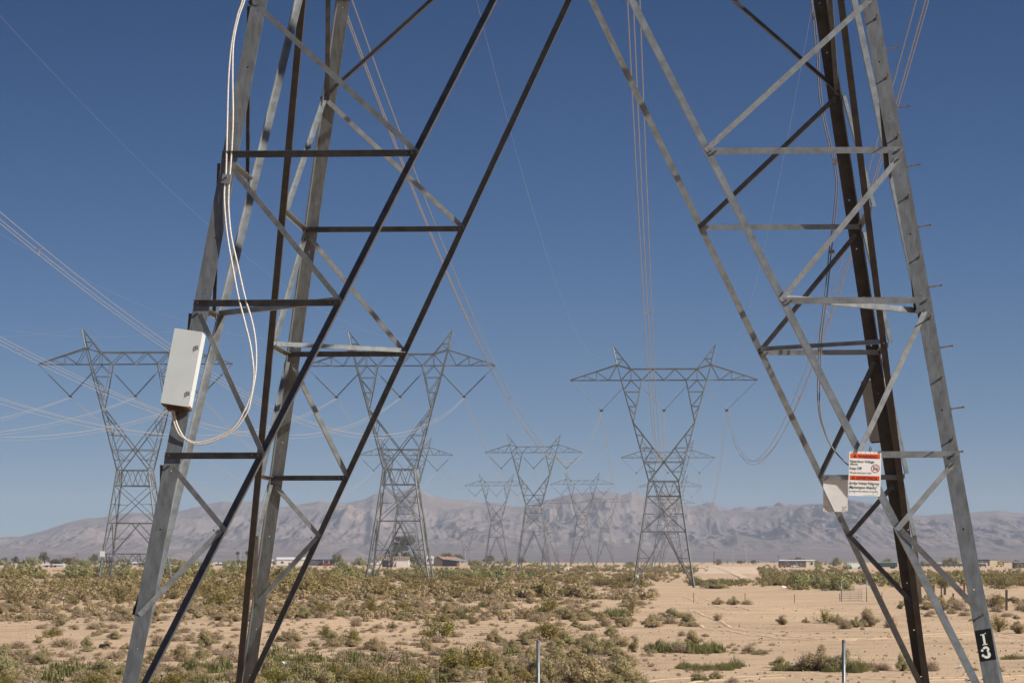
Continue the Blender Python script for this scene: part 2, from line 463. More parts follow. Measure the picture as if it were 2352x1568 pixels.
def knob(u, y, hpx, wpx):
    d = ((X2 - (u - U0) / F * y) / (wpx / F * y / 2)) ** 2 + ((Y2 - y) / 260) ** 2
    return hpx / F * y * np.exp(-d) * (0.75 + 0.5 * gl)


hm = hm + knob(800, 5700, 26, 66) + knob(418, 5700, 18, 60) + knob(1330, 6000, 6, 200)
me = np_mesh('hills', np.stack([X2, Y2, -3.2 + hm], -1).reshape(-1, 3), grid_quads(nym, nxm), [], smooth=True)
MH = mat('desert_rock', (0.20, 0.163, 0.147), 0.95, 0, var=(0.12, 0.098, 0.096), scale=0.004, var2=(0.31, 0.235, 0.195), scale2=0.006, cover2=0.55, spec=0.05, detail=8)
me.materials.append(MH)
tag(link(bpy.data.objects.new('hills', me)), kind='structure')

# ------------------------------------------------------------------ near tower
SL = 0.0530
EY = Vector((SL, 1, 0)).normalized(); EX = Vector((EY.y, -EY.x, 0))
CN = Vector((0.875, 43.3, 0))
TA, TB = 5.303, 0.16266
ZAP, ZFOOT, ZG = 9.206, -2.46, -4.05
LV = [1.36, 3.348, 5.32, 7.32]
ZUP = Vector((0, 0, 1))


def tw(z): return TA - TB * z


near = thing('lattice_tower', 'huge steel lattice tower straddling the foreground, cropped by the picture edges', 'lattice tower', CN)
near.rotation_euler = (0, 0, math.atan2(EX.y, EX.x))
bpy.context.view_layer.update()
NM = Matrix.Rotation(math.atan2(EX.y, EX.x), 4, 'Z'); NM.translation = CN


def corner(sx, sy_, z): return Vector((sx * tw(z), sy_ * tw(z), z))     # tower-local


lx, ly = Vector((1, 0, 0)), Vector((0, 1, 0))
WL = 0.205


def leg_mesh(sx, sy_):
    mb = MB()
    p, q = corner(sx, sy_, ZG - 0.6), corner(sx, sy_, 18.0)
    a = (q - p).normalized()
    d1 = -lx * sx; d1 = (d1 - a * d1.dot(a)).normalized()
    d2 = -ly * sy_; d2 = d2 - a * d2.dot(a); d2 = (d2 - d1 * d2.dot(d1)).normalized()
    t = 0.019
    # the two flanges, each a plate drilled with bolt holes along its middle
    for (da, db, off) in ((d1, d2, 0.0), (d2, d1, t)):
        Lh = (q - p).length
        hs = [k * 0.78 + 1.3 for k in range(int((Lh - 2) / 0.78))]
        r = 0.013
        cut = [0.0]
        for h in hs: cut += [h - 0.03, h + 0.03]
        cut.append(Lh)
        for side in (0, t):
            for i in range(len(cut) - 1):
                s0, s1 = cut[i], cut[i + 1]
                def P(s, w): return p + a * s + da * w + db * side
                if i % 2 == 0:
                    vs = [P(s0, off), P(s1, off), P(s1, WL), P(s0, WL)]
                    mb.add(vs, [(0, 1, 2, 3)])
                else:
                    hc = (s0 + s1) / 2; wc = 0.115
                    ring = [P(hc + r * math.cos(k * math.pi / 4), wc + r * math.sin(k * math.pi / 4)) for k in range(8)]
                    out = [P(s1, wc), P(s1, WL), P(hc, WL), P(s0, WL), P(s0, wc), P(s0, off), P(hc, off), P(s1, off)]
                    mb.add(ring + out, [(k, (k + 1) % 8, 8 + (k + 1) % 8, 8 + k) for k in range(8)])
        mb.add([p + da * WL, q + da * WL, q + da * WL + db * t, p + da * WL + db * t], [(0, 1, 2, 3)])
    return mb


legs = {}
for sx in (-1, 1):
    for sy_ in (-1, 1):
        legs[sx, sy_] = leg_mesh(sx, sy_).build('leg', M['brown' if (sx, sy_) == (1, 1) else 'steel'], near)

WV, WR, TT = 0.098, 0.072, 0.009
for (nrm, tan) in ((-ly, lx), (ly, lx), (-lx, ly), (lx, ly)):
    side = abs(nrm.x) > 0.5
    nf = (nrm + ZUP * TB).normalized()

    def leg_pt(s, z, o=0.0): return nrm * tw(z) + tan * (s * tw(z)) + ZUP * z + nf * o

    def v_pt(s, z, o=0.0): return nrm * tw(z) + tan * (s * tw(ZFOOT) * (ZAP - z) / (ZAP - ZFOOT)) + ZUP * z + nf * o
    for s in (-1, 1):
        # main diagonal of the face
        p, q = v_pt(s, ZFOOT, -0.022), v_pt(s * 0.0 + s * 1e-4, ZAP, -0.022)
        inpl = tan * s + ZUP * 0.2
        if side:
            outd = lx if s < 0 else -lx
        else:
            outd = nf if nrm.y < 0 else -nf
        mb = MB(); mb.angle(p - inpl * WV / 2, q - inpl * WV / 2, inpl, outd, WV, WV, TT)
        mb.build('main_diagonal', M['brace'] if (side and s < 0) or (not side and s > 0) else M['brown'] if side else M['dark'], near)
        # short struts from leg to main diagonal, three levels
        for z in LV[:3]:
            mb = MB()
            if side:
                mb.angle(leg_pt(s, z, 0.012), v_pt(s, z, 0.012), -ZUP, -nf, WR, WR, 0.007)
            else:
                cam_side = nf if nrm.y < 0 else -nf
                o = 0.004 if nrm.y < 0 else -0.045
                mb.angle(leg_pt(s, z, o) + ZUP * 0.03, v_pt(s, z, o) + ZUP * 0.03, -ZUP, cam_side if s < 0 else -cam_side, WR + 0.01, WR, 0.007)
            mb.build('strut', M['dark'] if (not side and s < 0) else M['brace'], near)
        # zigzag bracing
        zz = [(LV[2], LV[3]), (LV[1], LV[2] - 0.12), (LV[0], LV[1] - 0.14), (0.394, LV[0] - 0.13)]
        for (zv, zl) in zz + [(0.394, -0.69)]:
            mb = MB()
            p, q = v_pt(s, zv, 0.004), leg_pt(s * 0.985, zl, 0.004)
            if side:
                mb.angle(p, q, lx if s > 0 else -lx, ZUP * (1 if s > 0 else -1), WR if (s > 0 or nrm.x > 0) else WR * 0.72, WR, 0.007)
            else:
                o = 0.0 if nrm.y < 0 else -0.05
                back = -nf if nrm.y < 0 else nf
                mb.angle(p + nf * o - ZUP * 0.03, q + nf * o - ZUP * 0.03, ZUP, back, WR, WR, 0.007)
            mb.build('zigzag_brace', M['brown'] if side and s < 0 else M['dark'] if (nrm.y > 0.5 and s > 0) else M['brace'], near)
        # from the leg up to the middle of the level beam, and the level beam itself
        mb = MB(); mb.angle(leg_pt(s, LV[3], -0.03), nrm * tw(ZAP) + tan * (s * tw(ZAP) / 2) + ZUP * ZAP, ZUP, -nf, WR, WR, 0.007)
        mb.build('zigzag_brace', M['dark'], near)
        mb = MB(); mb.angle(leg_pt(s, ZAP, -0.01), leg_pt(s * 0.004, ZAP, -0.01), -ZUP, -nf, 0.1, 0.1, 0.009)
        mb.build('level_beam', M['brace'], near)
# hip struts between the main diagonals of neighbouring faces
kV = tw(ZFOOT) * (ZAP - LV[1]) / (ZAP - ZFOOT)
for sx in (-1, 1):
    for sy_ in (-1, 1):
        p = Vector((sx * tw(LV[1]), sy_ * kV, LV[1] + 0.0)); q = Vector((sx * kV, sy_ * tw(LV[1]), LV[1] + 0.02))
        mb = MB(); mb.angle(p * 0.995, q * 0.995, ZUP * (1 if sx < 0 else 1), Vector((-sx, -sy_, 0)), WR, WR, 0.007)
        mb.build('hip_strut', M['brace'], near)


# step bolts on the front right leg, alternately on its two outer faces
def step_bolt(z, on_front, stub=False):
    c = corner(1, -1, z)
    a = (corner(1, -1, 10) - corner(1, -1, 0)).normalized()
    if on_front:
        base = c - lx * 0.055; d = (-ly + ZUP * 0.22 - lx * 0.02).normalized()
    else:
        base = c + ly * 0.055; d = (lx + ZUP * 0.14).normalized()
    ln = 0.16 if not stub else 0.05
    mb = MB()
    mb.tube([base - d * 0.03, base + d * ln], 0.0095, 8)
    mb.tube([base + d * ln, base + d * (ln + 0.014)], 0.017, 6)
    mb.tube([base - d * 0.002, base + d * 0.014], 0.019, 6)
    mb.build('step_bolt', M['bolt'], near, smooth=False)


def z_front(v):
    k = (V0 - v) / F
    return k * (CN.y - TA - 0.28) / (1 - k * TB) if v is not None else 0


for v in (1009, 868, 729, 590, 451, 314, 177, 41, -96, -233):
    step_bolt(z_front(v), True)
for v in (938, 797, 658, 519, 380, 245, 110, -25, -160):
    step_bolt(z_front(v), False)
step_bolt(z_front(1410), True, True)
step_bolt(z_front(1037), False, True)

# bolt heads at the joints
for sx in (-1, 1):
    for sy_ in (-1, 1):
        for z in LV[:3]:
            d = -ly if sy_ < 0 else ly
            for dz, dx in ((0.0, 0.05), (-0.13, 0.09)):
                c = corner(sx, sy_, z + dz) - lx * sx * dx + d * 0.01
                mb = MB(); mb.tube([c, c + d * 0.03], 0.016, 6); mb.build('joint_bolt', M['bolt'], near)


for nrm in (-ly, ly):
    nf = (nrm + ZUP * TB).normalized()
    for s in (-1, 1):
        for zv in LV[:3] + [0.394]:
            vx_ = s * tw(ZFOOT) * (ZAP - zv) / (ZAP - ZFOOT)
            for d_ in (0.045, 0.12):
                c = nrm * tw(zv) + lx * (vx_ + s * d_) + ZUP * (zv - 0.005) + nf * 0.012
                if nrm.y > 0: c = c - nf * 0.07
                mb = MB(); dd_ = nf if nrm.y < 0 else -nf
                mb.tube([c - dd_ * 0.02, c + dd_ * 0.022], 0.014, 6); mb.build('joint_bolt', M['bolt'], near)

# number band: black paint with two white stencilled numerals
def text_obj(name, body, size, m, parent, loc, Mrot, align='LEFT', sx=1.0, ext=0.0006, off=0.0):
    cu = bpy.data.curves.new(name + '_curve', 'FONT'); cu.body = body; cu.size = size; cu.extrude = ext; cu.offset = off
    cu.align_x = align
    tmp = bpy.data.objects.new(name, cu); COL.objects.link(tmp)
    dg = bpy.context.evaluated_depsgraph_get(); dg.update()
    me = bpy.data.meshes.new_from_object(tmp.evaluated_get(dg))
    bpy.data.objects.remove(tmp)
    me.materials.clear(); me.materials.append(m)
    S = Matrix.Diagonal((sx, 1, 1, 1))
    me.transform(Matrix.Translation(loc) @ Mrot.to_4x4() @ S)
    return link(bpy.data.objects.new(name, me), parent)


legFR = legs[1, -1]
a = (corner(1, -1, 10) - corner(1, -1, 0)).normalized()
z0, z1 = z_front(1513), z_front(1442)
mb = MB()
xin = (-lx - a * (-lx).dot(a)).normalized()
yin = (ly - a * ly.dot(a)).normalized()
p, q = corner(1, -1, z0), corner(1, -1, z1)
e1 = 0.0025
mb.add([p - xin * e1 - yin * e1, p + xin * WL - yin * e1, q + xin * WL - yin * e1, q - xin * e1 - yin * e1], [(0, 1, 2, 3)])
mb.add([p - xin * e1 - yin * e1, p - xin * e1 + yin * WL, q - xin * e1 + yin * WL, q - xin * e1 - yin * e1], [(0, 3, 2, 1)])
band = mb.build('number_band', M['black'], legFR)
Rb = Matrix((-xin, a, (-xin).cross(a))).transposed()


def stencil(rects, name):     # a numeral from stencil pieces: each a closed outline in (x, y)
    mb = MB()
    for poly in rects:
        n = len(poly)
        mb.add([Vector((x, y, 0)) for x, y in poly], [tuple(range(n))])
    return mb


def arc(cx, cy, r0, r1, a0, a1, n=14, sx=1.0):
    o = [(cx + sx * r1 * math.cos(math.radians(a0 + (a1 - a0) * k / n)), cy + r1 * math.sin(math.radians(a0 + (a1 - a0) * k / n))) for k in range(n + 1)]
    i = [(cx + sx * r0 * math.cos(math.radians(a0 + (a1 - a0) * k / n)), cy + r0 * math.sin(math.radians(a0 + (a1 - a0) * k / n))) for k in range(n + 1)]
    return [[o[k], o[k + 1], i[k + 1], i[k]] for k in range(n)]


one = [[(-0.014, -0.07), (0.014, -0.07), (0.014, 0.055), (-0.014, 0.055)], [(-0.030, -0.075), (0.031, -0.075), (0.031, -0.062), (-0.030, -0.062)],
       [(-0.036, 0.052), (0.014, 0.056), (0.014, 0.066), (-0.036, 0.064)], [(0.020, 0.062), (0.034, 0.066), (0.034, 0.080), (0.020, 0.074)]]
three = (arc(0, 0.034, 0.014, 0.042, -70, 155, 18, 1.05) + arc(0, -0.034, 0.013, 0.046, -160, 62, 18, 1.1) +
         [[(-0.047 + 0.017 * math.cos(t * math.pi / 5), 0.030 + 0.017 * math.sin(t * math.pi / 5)) for t in range(10)],
          [(-0.047 + 0.018 * math.cos(t * math.pi / 5), -0.035 + 0.018 * math.sin(t * math.pi / 5)) for t in range(10)]])
for nm, pc, v in (('numeral_one', one, 1464), ('numeral_three', three, 1494)):
    mb = stencil(pc, nm)
    c = corner(1, -1, z_front(v)) + xin * (0.105) - yin * (e1 + 0.003)
    mb.v = [tuple(c + Rb @ Vector(x)) for x in mb.v]
    mb.build(nm, M['digit'], legFR)

# ------------------------------------------------------------------ tower tops and far towers
HA_Z = dict(arm=26.0, waist=8.65, cage=6.1)     # heights above the level beam


def lat(z, zw, zarm, dw, da):                     # half depth along the line of the upper part
    t = max(0, min(1, (z - zw) / (zarm - zw)))
    return dw + (da - dw) * t


def upper_parts(zA, wA, w=0.13):
    """Lattice of everything above the level beam at zA, as named lists of bars (tower-local)."""
    zw, zc, za = zA + HA_Z['waist'], zA + HA_Z['cage'], zA + HA_Z['arm']
    ww, wc = 2.58, 2.92
    D = lambda z: lat(z, zw, za, ww, 1.05)
    body = MB(); arm = MB()
    B = lambda p, q, k=1.0, mb=body: mb.bar(p, q, w * k)
    sgn = (-1, 1)
    for sx in sgn:                                  # legs level beam - cage - waist
        for sy_ in sgn:
            B((sx * wA, sy_ * wA, zA), (sx * wc, sy_ * wc, zc), 1.5); B((sx * wc, sy_ * wc, zc), (sx * ww, sy_ * ww, zw), 1.5)

    def faces(fn):
        for k in range(4):
            R = Matrix.Rotation(k * math.pi / 2, 3, 'Z')
            for p, q, t in fn(): B(R @ Vector(p), R @ Vector(q), t)

    def panel():
        out = []
        for z, ww_ in ((zA, wA), (zc, wc), (zw, ww)):
            out.append(((-ww_, -ww_, z), (ww_, -ww_, z), 1.0))
        out += [((-wA, -wA, zA), (wc, -wc, zc), 0.8), ((wA, -wA, zA), (-wc, -wc, zc), 0.8)]
        zm = (zA + zc) / 2; wm = (wA + wc) / 2
        out += [((-wm, -wm, zm), (-wm * 0.5, -wm, zm), 0.6), ((wm, -wm, zm), (wm * 0.5, -wm, zm), 0.6)]
        n = 3
        for i in range(n):
            x0 = -wc + 2 * wc * i / n; x1 = -wc + 2 * wc * (i + 1) / n; xm = (x0 + x1) / 2 * ww / wc
            out += [((x0, -wc, zc), (xm, -ww, zw), 0.7), ((xm, -ww, zw), (x1, -wc, zc), 0.7)]
        return out
    faces(panel)
    zk, xk, xt = za - 7.24, 5.29, 7.35              # knee and top of the outer Y legs
    zx = za - 14.05
    for sy_ in sgn:
        P = lambda x, z: (x, sy_ * D(z), z)
        for sx in sgn:
            B(P(sx * ww, zw), P(sx * xk, zk), 1.35); B(P(sx * xk, zk), P(sx * xt, za), 1.25)
            B(P(sx * xk, zk), P(sx * 3.8, za), 1.0)
            B(P(sx * xk, zk), P(0, zx), 1.2); B(P(0, zx), P(-sx * ww, zw), 1.2)
            xo = lambda z: ww + (xk - ww) * (z - zw) / (zk - zw) if z < zk else xk + (xt - xk) * (z - zk) / (za - zk)
            xi = lambda z: xk + (3.8 - xk) * (z - zk) / (za - zk)
            for z in (za - 2.0, za - 4.5): B(P(sx * xo(z), z), P(sx * xi(z), z), 0.7)
            B(P(sx * xo(za - 1.6), za - 1.6), P(sx * 5.67, za), 0.8); B(P(sx * xi(za - 1.6), za - 1.6), P(sx * 5.67, za), 0.8)
            B(P(sx * xo(za - 2.0), za - 2.0), P(sx * xi(za - 4.5), za - 4.5), 0.8); B(P(sx * xo(za - 4.5), za - 4.5), P(sx * xi(za - 6), za - 6), 0.7)
            xd = lambda z: xk * (z - zx) / (zk - zx)
            for z in (zk - 2.2, zk - 4.4): B(P(sx * xo(z), z), P(sx * xd(z), z), 0.65)
            B(P(sx * xo(zk - 4.4), zk - 4.4), P(sx * xd(zk - 2.2), zk - 2.2), 0.7)
            B(P(sx * xo(zx), zx), P(sx * xd(zk - 4.4), zk - 4.4), 0.7)
            B(P(0, zx), P(sx * xo(zx), zx), 0.8)
            z3 = (zx + zw) / 2; B(P(sx * xo(z3), z3), P(sx * ww * 0.52, z3), 0.6); B(P(sx * xo(zx), zx), P(sx * ww * 0.52, z3), 0.6)
    for sx in sgn:                                   # ties along the line
        for z in (zk, zk - 2.2, zk - 4.4, zx, (zx + zw) / 2):
            xo = ww + (xk - ww) * (z - zw) / (zk - zw)
            B((sx * xo, -D(z), z), (sx * xo, D(z), z), 0.6)
        zs = [zw, (zx + zw) / 2, zx, zk - 4.4, zk - 2.2, zk, za - 4.5, za - 2, za]
        for i in range(len(zs) - 1):
            s = 1 if i % 2 else -1
            xo = lambda z: ww + (xk - ww) * (z - zw) / (zk - zw) if z < zk else xk + (xt - xk) * (z - zk) / (za - zk)
            B((sx * xo(zs[i]), s * D(zs[i]), zs[i]), (sx * xo(zs[i + 1]), -s * D(zs[i + 1]), zs[i + 1]), 0.6)
        B((sx * xk, -D(zk), zk), (sx * xk, D(zk), zk), 0.7)
    # cross arm
    A_ = lambda p, q, k=1.0: arm.bar(p, q, w * k)
    dd = lambda x: 1.05 if abs(x) <= 7.35 else 1.05 * (16.08 - abs(x)) / 8.73 + 0.06
    for sy_ in sgn:
        P = lambda x, z: (x, sy_ * dd(x), za + z)
        A_(P(-16.08, 0), P(16.08, 0), 1.3)
        A_(P(-5.67, 1.93), P(5.67, 1.93), 1.2)
        for sx in sgn:
            A_(P(sx * 5.67, 1.93), P(sx * 8.04, 2.64), 1.2); A_(P(sx * 8.04, 2.64), P(sx * 16.08, 0.05), 1.3)
            A_(P(sx * 7.35, 0), P(sx * 8.04, 2.64), 1.2)
            A_(P(sx * 7.35, 0), P(sx * 5.67, 1.93), 1.0); A_(P(sx * 5.67, 1.93), P(sx * 5.67, 0), 0.7)
            A_(P(sx * 5.67, 1.93), P(sx * 3.8, 0), 1.0)
            top = lambda x: 2.64 * (16.08 - x) / 8.04
            A_(P(sx * 8.04, 2.64), P(sx * 9.5, 0), 0.8); A_(P(sx * 9.5, 0), P(sx * 11.6, top(11.6)), 0.7)
            A_(P(sx * 11.6, top(11.6)), P(sx * 11.6, 0), 0.55); A_(P(sx * 11.6, 0), P(sx * 13.7, top(13.7)), 0.6); A_(P(sx * 13.7, top(13.7)), P(sx * 13.7, 0), 0.5)
        for x0 in (-3.8, 0.0):
            A_(P(x0, 0), P(x0 + 1.9, 1.93), 0.8); A_(P(x0 + 1.9, 1.93), P(x0 + 3.8, 0), 0.8)
    xs = [-16, -13.7, -11.6, -9.5, -7.35, -5.67, -3.8, -1.9, 0, 1.9, 3.8, 5.67, 7.35, 9.5, 11.6, 13.7, 16]
    for i in range(len(xs) - 1):
        s = 1 if i % 2 else -1
        A_((xs[i], s * dd(xs[i]), za), (xs[i + 1], -s * dd(xs[i + 1]), za), 0.6)
    for x in (-11.6, -7.35, -3.8, 0, 3.8, 7.35, 11.6): A_((x, -dd(x), za), (x, dd(x), za), 0.6)
    for x in (-5.67, -1.9, 1.9, 5.67): A_((x, -1.05, za + 1.93), (x, 1.05, za + 1.93), 0.6)
    peaks = []
    for sx in sgn:
        pk = MB(); Pk = lambda p, q, k=1.0: pk.bar(p, q, w * k)
        tip = (sx * 8.85, 0, za + 6.05)
        for sy_ in sgn:
            o = (sx * 8.04, sy_ * 1.0, za + 2.64); i = (sx * 5.67, sy_ * 1.0, za + 1.93)
            Pk(o, tip, 1.1); Pk(i, tip, 1.1)
            L2 = lambda p, t: tuple(p[k] + (tip[k] - p[k]) * t for k in range(3))
            Pk(L2(o, 0.3), L2(i, 0.42), 0.7); Pk(L2(o, 0.62), L2(i, 0.68), 0.6); Pk(o, L2(i, 0.42), 0.7)
        peaks.append(pk)
    return body, arm, peaks, za


def lower_parts(zf, zA, wf, wA, kind, w=0.13):
    body = MB(); lg = []
    for sx in (-1, 1):
        for sy_ in (-1, 1):
            m_ = MB(); m_.bar((sx * wf, sy_ * wf, zf), (sx * wA, sy_ * wA, zA), w * 1.7); lg.append(m_)
    wz = lambda z: wf + (wA - wf) * (z - zf) / (zA - zf)
    for k in range(4):
        R = Matrix.Rotation(k * math.pi / 2, 3, 'Z')
        B = lambda p, q, t=1.0: body.bar(R @ Vector(p), R @ Vector(q), w * t)
        if kind == 'v':
            for s in (-1, 1):
                B((s * wf * 0.97, -wf * 0.97, zf + 0.4), (0, -wA, zA), 1.3)
                vx = lambda z: s * wf * 0.97 * (zA - z) / (zA - zf - 0.4)
                H = zA - zf
                for a_, b_ in ((0.30, 0.42), (0.54, 0.72), (0.54, 0.30)):
                    B((vx(zf + H * a_), -wz(zf + H * a_), zf + H * a_), (s * wz(zf + H * b_), -wz(zf + H * b_), zf + H * b_), 0.65)
                for a_ in (0.30, 0.54):
                    z = zf + H * a_; B((vx(z), -wz(z), z), (s * wz(z), -wz(z), z), 0.8)
        else:                                        # split base: beam, W truss and short spread feet
            zb = zf + (zA - zf) * 0.48; zm = zf + (zA - zf) * 0.30
            for s in (-1, 1):
                B((s * wz(zb), -wz(zb), zb), (0, -wA, zA), 1.1)
                z = (zb + zA) / 2; B((s * wz(z), -wz(z), z), (s * wz(zb) / 2, -wz(z), z), 0.7)
                B((s * wz(zb), -wz(zb), zb), (s * wz(zm) * 0.45, -wz(zm), zm), 0.9); B((s * wz(zm) * 0.45, -wz(zm), zm), (s * wz(zb) * 0.3, -wz(zb), zb), 0.7)
                B((s * wz(zb) * 0.3, -wz(zb), zb), (0, -wz(zm), zm), 0.7)
                B((s * wf, -wf, zf + 0.3), (s * wz(zm) * 0.5, -wz(zm), zm), 1.0)
                z = zf + (zm - zf) * 0.45; B((s * wz(z), -wz(z), z), (s * wz(z) * 0.75, -wz(z), z), 0.7)
            B((-wz(zb), -wz(zb), zb), (wz(zb), -wz(zb), zb), 1.1); B((-wz(zm), -wz(zm), zm), (wz(zm), -wz(zm), zm), 0.9)
    return lg, body


def string_mesh(p, q, discs, link_part):
    """V-string limb from p (steel) down to q (yoke)."""
    p, q = Vector(p), Vector(q); mb = MB()
    a = p + (q - p) * link_part
    mb.tube([p, a], 0.03, 4)
    if discs:
        n = 22; pts = []; rr = []
        for i in range(n):
            t0, t1 = i / n, (i + 0.55) / n
            for t, r in ((t0, 0.05), (t0 + 0.002, 0.15), (t1, 0.11), (t1 + 0.002, 0.05)):
                pts.append(a + (q - a) * t); rr.append(r)
        mb.tube(pts, rr, 7)
    else:
        mb.tube([a, q], 0.05, 6)
    return mb


INS = []
for c_ in (-1, 1):
    INS.append(((c_ * 16.0, 0, 0), (c_ * 10.95, 0, -5.0), 0.34 if True else 0)); INS.append(((c_ * 7.05, 0, -1.3), (c_ * 10.55, 0, -5.0), 0.05))
INS += [((-3.9, 0, -1.0), (-0.2, 0, -5.0), 0.18), ((3.9, 0, -1.0), (0.2, 0, -5.0), 0.18)]


def add_insulators(root, za, discs):
    for p, q, lp in INS:
        o = Vector((0, 0, za))
        string_mesh(o + Vector(p), o + Vector(q), discs, lp if discs else 0.12).build('insulator_string', M['porcelain' if discs else 'polymer'], root, smooth=False)
    for x in (-10.75, 0, 10.75):
        mb = MB(); mb.box((x, 0, za - 5.2), (0.5, 0.12, 0.42)); mb.build('yoke_plate', M['porcelain'], root)


# the rest of the near tower above the picture
ub, ua, up, zarm_n = upper_parts(ZAP, tw(ZAP), 0.14)
ub.build('upper_lattice', M['lattice'], near); ua.build('cross_arm', M['lattice'], near)
for pk in up: pk.build('earth_wire_peak', M['lattice'], near)
add_insulators(near, zarm_n, False)

TOW = {}


def far_tower(key, ucen, Yd, varm, vfoot, kind, discs, label, rot):
    x = (ucen - U0) / F * Yd
    zarm = (V0 - varm) / F * Yd
    zf = gz(x, Yd) - 0.3
    zA = zarm - HA_Z['arm']
    wA = 3.78; wf = wA + 0.146 * (zA - zf)
    r = thing('lattice_tower', label, 'lattice tower', (x, Yd, 0), 'lattice towers marching away across the desert', -rot)
    lg, lb = lower_parts(zf, zA, wf, wA, kind)
    ub, ua, up, za = upper_parts(zA, wA)
    if Yd < 1700:
        for m_ in lg: m_.build('leg', M['lattice'], r)
        lb.build('base_lattice', M['lattice'], r); ub.build('upper_lattice', M['lattice'], r); ua.build('cross_arm', M['lattice'], r)
        for pk in up: pk.build('earth_wire_peak', M['lattice'], r)
        add_insulators(r, za, discs)
        if Yd < 1100:
            mb = MB(); mb.box((-wf * 0.86, -wf - 0.05, zf + 4.6 if kind == 's' else zf + 2.3), ((0.8, 0.05, 0.9) if kind == 's' else (0.42, 0.05, 0.5))); mb.build('warning_plate', M['sign'], r)
    else:
        for m_ in lg + [ub, ua] + up: lb.add(m_.v, m_.f)
        lb.build('tower_lattice', M['lattice'], r)
    TOW[key] = (x, Yd, za, rot)


tA, tB, tC = 0.0497, 0.0536, 0.0537
far_tower('A1', 311, 489, 836.5, 1331, 's', True, 'lattice tower partly behind the white equipment box at far left', tA)
far_tower('B1', 919, 501, 840, 1334, 'v', True, 'large lattice tower left of centre with the ruined white house at its foot', tB)
far_tower('C1', 1525, 513, 873, 1345, 'v', False, 'largest far lattice tower in the right half, left of the pale dirt track', tC)
far_tower('A2', 931, 1009, 1045, 0, 'v', True, 'half-sized lattice tower directly behind the tower left of centre', tA)
far_tower('B2', 1226, 985, 1039, 0, 'v', True, 'half-sized lattice tower in the middle of the picture, right of the brown shed', tB)
far_tower('C2', 1534, 1021, 1051, 0, 'v', False, 'half-sized lattice tower directly behind the largest tower of the right half', tC)
far_tower('A3', 1140, 1511, 1115, 0, 'v', True, 'small faded lattice tower just left of the half-sized middle tower', tA)
far_tower('B3', 1337, 1501, 1112, 0, 'v', True, 'small faded lattice tower just right of the half-sized middle tower', tB)
far_tower('C3', 1540, 1522, 1117, 0, 'v', False, 'small faded lattice tower third in the row behind the right half tower', tC)
far_tower('A4', 1264, 2010, 1155, 0, 'v', True, 'tiny hazy lattice tower between the two small faded towers', tA)
far_tower('B4', 1390, 1988, 1153, 0, 'v', True, 'tiny hazy lattice tower just right of the small faded towers', tB)
far_tower('C4', 1541, 2010, 1155, 0, 'v', False, 'tiny hazy lattice tower, farthest in the row behind the right half tower', tC)
far_tower('D1', 1071, 2900, 1222, 0, 'v', True, 'faint low lattice tower behind the trees right of the brown shed', 0.05)

# ------------------------------------------------------------------ conductors
SP = [(-0.23, 0.13), (0.23, 0.13), (0.0, -0.27)]


def span(p, q, sag, n=64):
    p, q = Vector(p), Vector(q)
    return [p + (q - p) * (i / n) + Vector((0, 0, -4 * sag * (i / n) * (1 - i / n))) for i in range(n + 1)]


def bundle(p, q, sag, label, group, parts=True, r=0.0195, nsp=6, wm='wirepale'):
    ctr = span(p, q, sag)
    d = (Vector(q) - Vector(p)).normalized(); sx = d.cross(ZUP).normalized()
    root = thing('conductor_bundle', label, 'power line', ctr[0], group) if parts else None
    allm = MB()
    for (ox, oz) in SP:
        mb = MB() if parts else allm
        base = ctr[0] if parts else Vector((0, 0, 0))
        pts = []
        for i, c_ in enumerate(ctr):
            k = min(1.0, 6.0 * min(i, len(ctr) - 1 - i) / len(ctr) + 0.35)
            pts.append(c_ + sx * ox * k + ZUP * (oz * k) - base)
        mb.tube(pts, r, 5, cap=False)
        if parts: mb.build('conductor', M[wm], root, smooth=True)
    if parts:
        for j in range(nsp):
            t = (j + 0.5 + 0.25 * math.sin(j * 2.1)) / nsp; i = int(t * (len(ctr) - 1)); f_ = t * (len(ctr) - 1) - i
            c_ = ctr[i].lerp(ctr[i + 1], f_) - ctr[0]
            mb = MB(); hub = c_ + ZUP * -0.03
            for (ox, oz) in SP:
                e = c_ + sx * ox + ZUP * oz
                mb.bar(hub, e, 0.05); mb.box(e, (0.08, 0.08, 0.08))
            mb.build('spacer', M['spacer'], root)
    else:
        o = allm.build('conductor_bundle', M[wm], None, smooth=True)
        tag(o, label, 'power line', group)


def at_tower(key, off, dz):
    x, y, za, rot = TOW[key]
    return Vector((x + off * math.cos(rot), y - off * math.sin(rot), za + dz))


nx_, ny_ = CN.x, CN.y
def near_at(off, dz): return Vector((CN.x, CN.y, 0)) + EX * off + ZUP * (zarm_n + dz)


def ghost(key, off, dz, Y0, lift):   # the line's previous tower, left of and out of the picture
    x, y, za, rot = TOW[key]
    return Vector((x - math.tan(rot) * (y - Y0) + off, Y0, za + dz + lift))


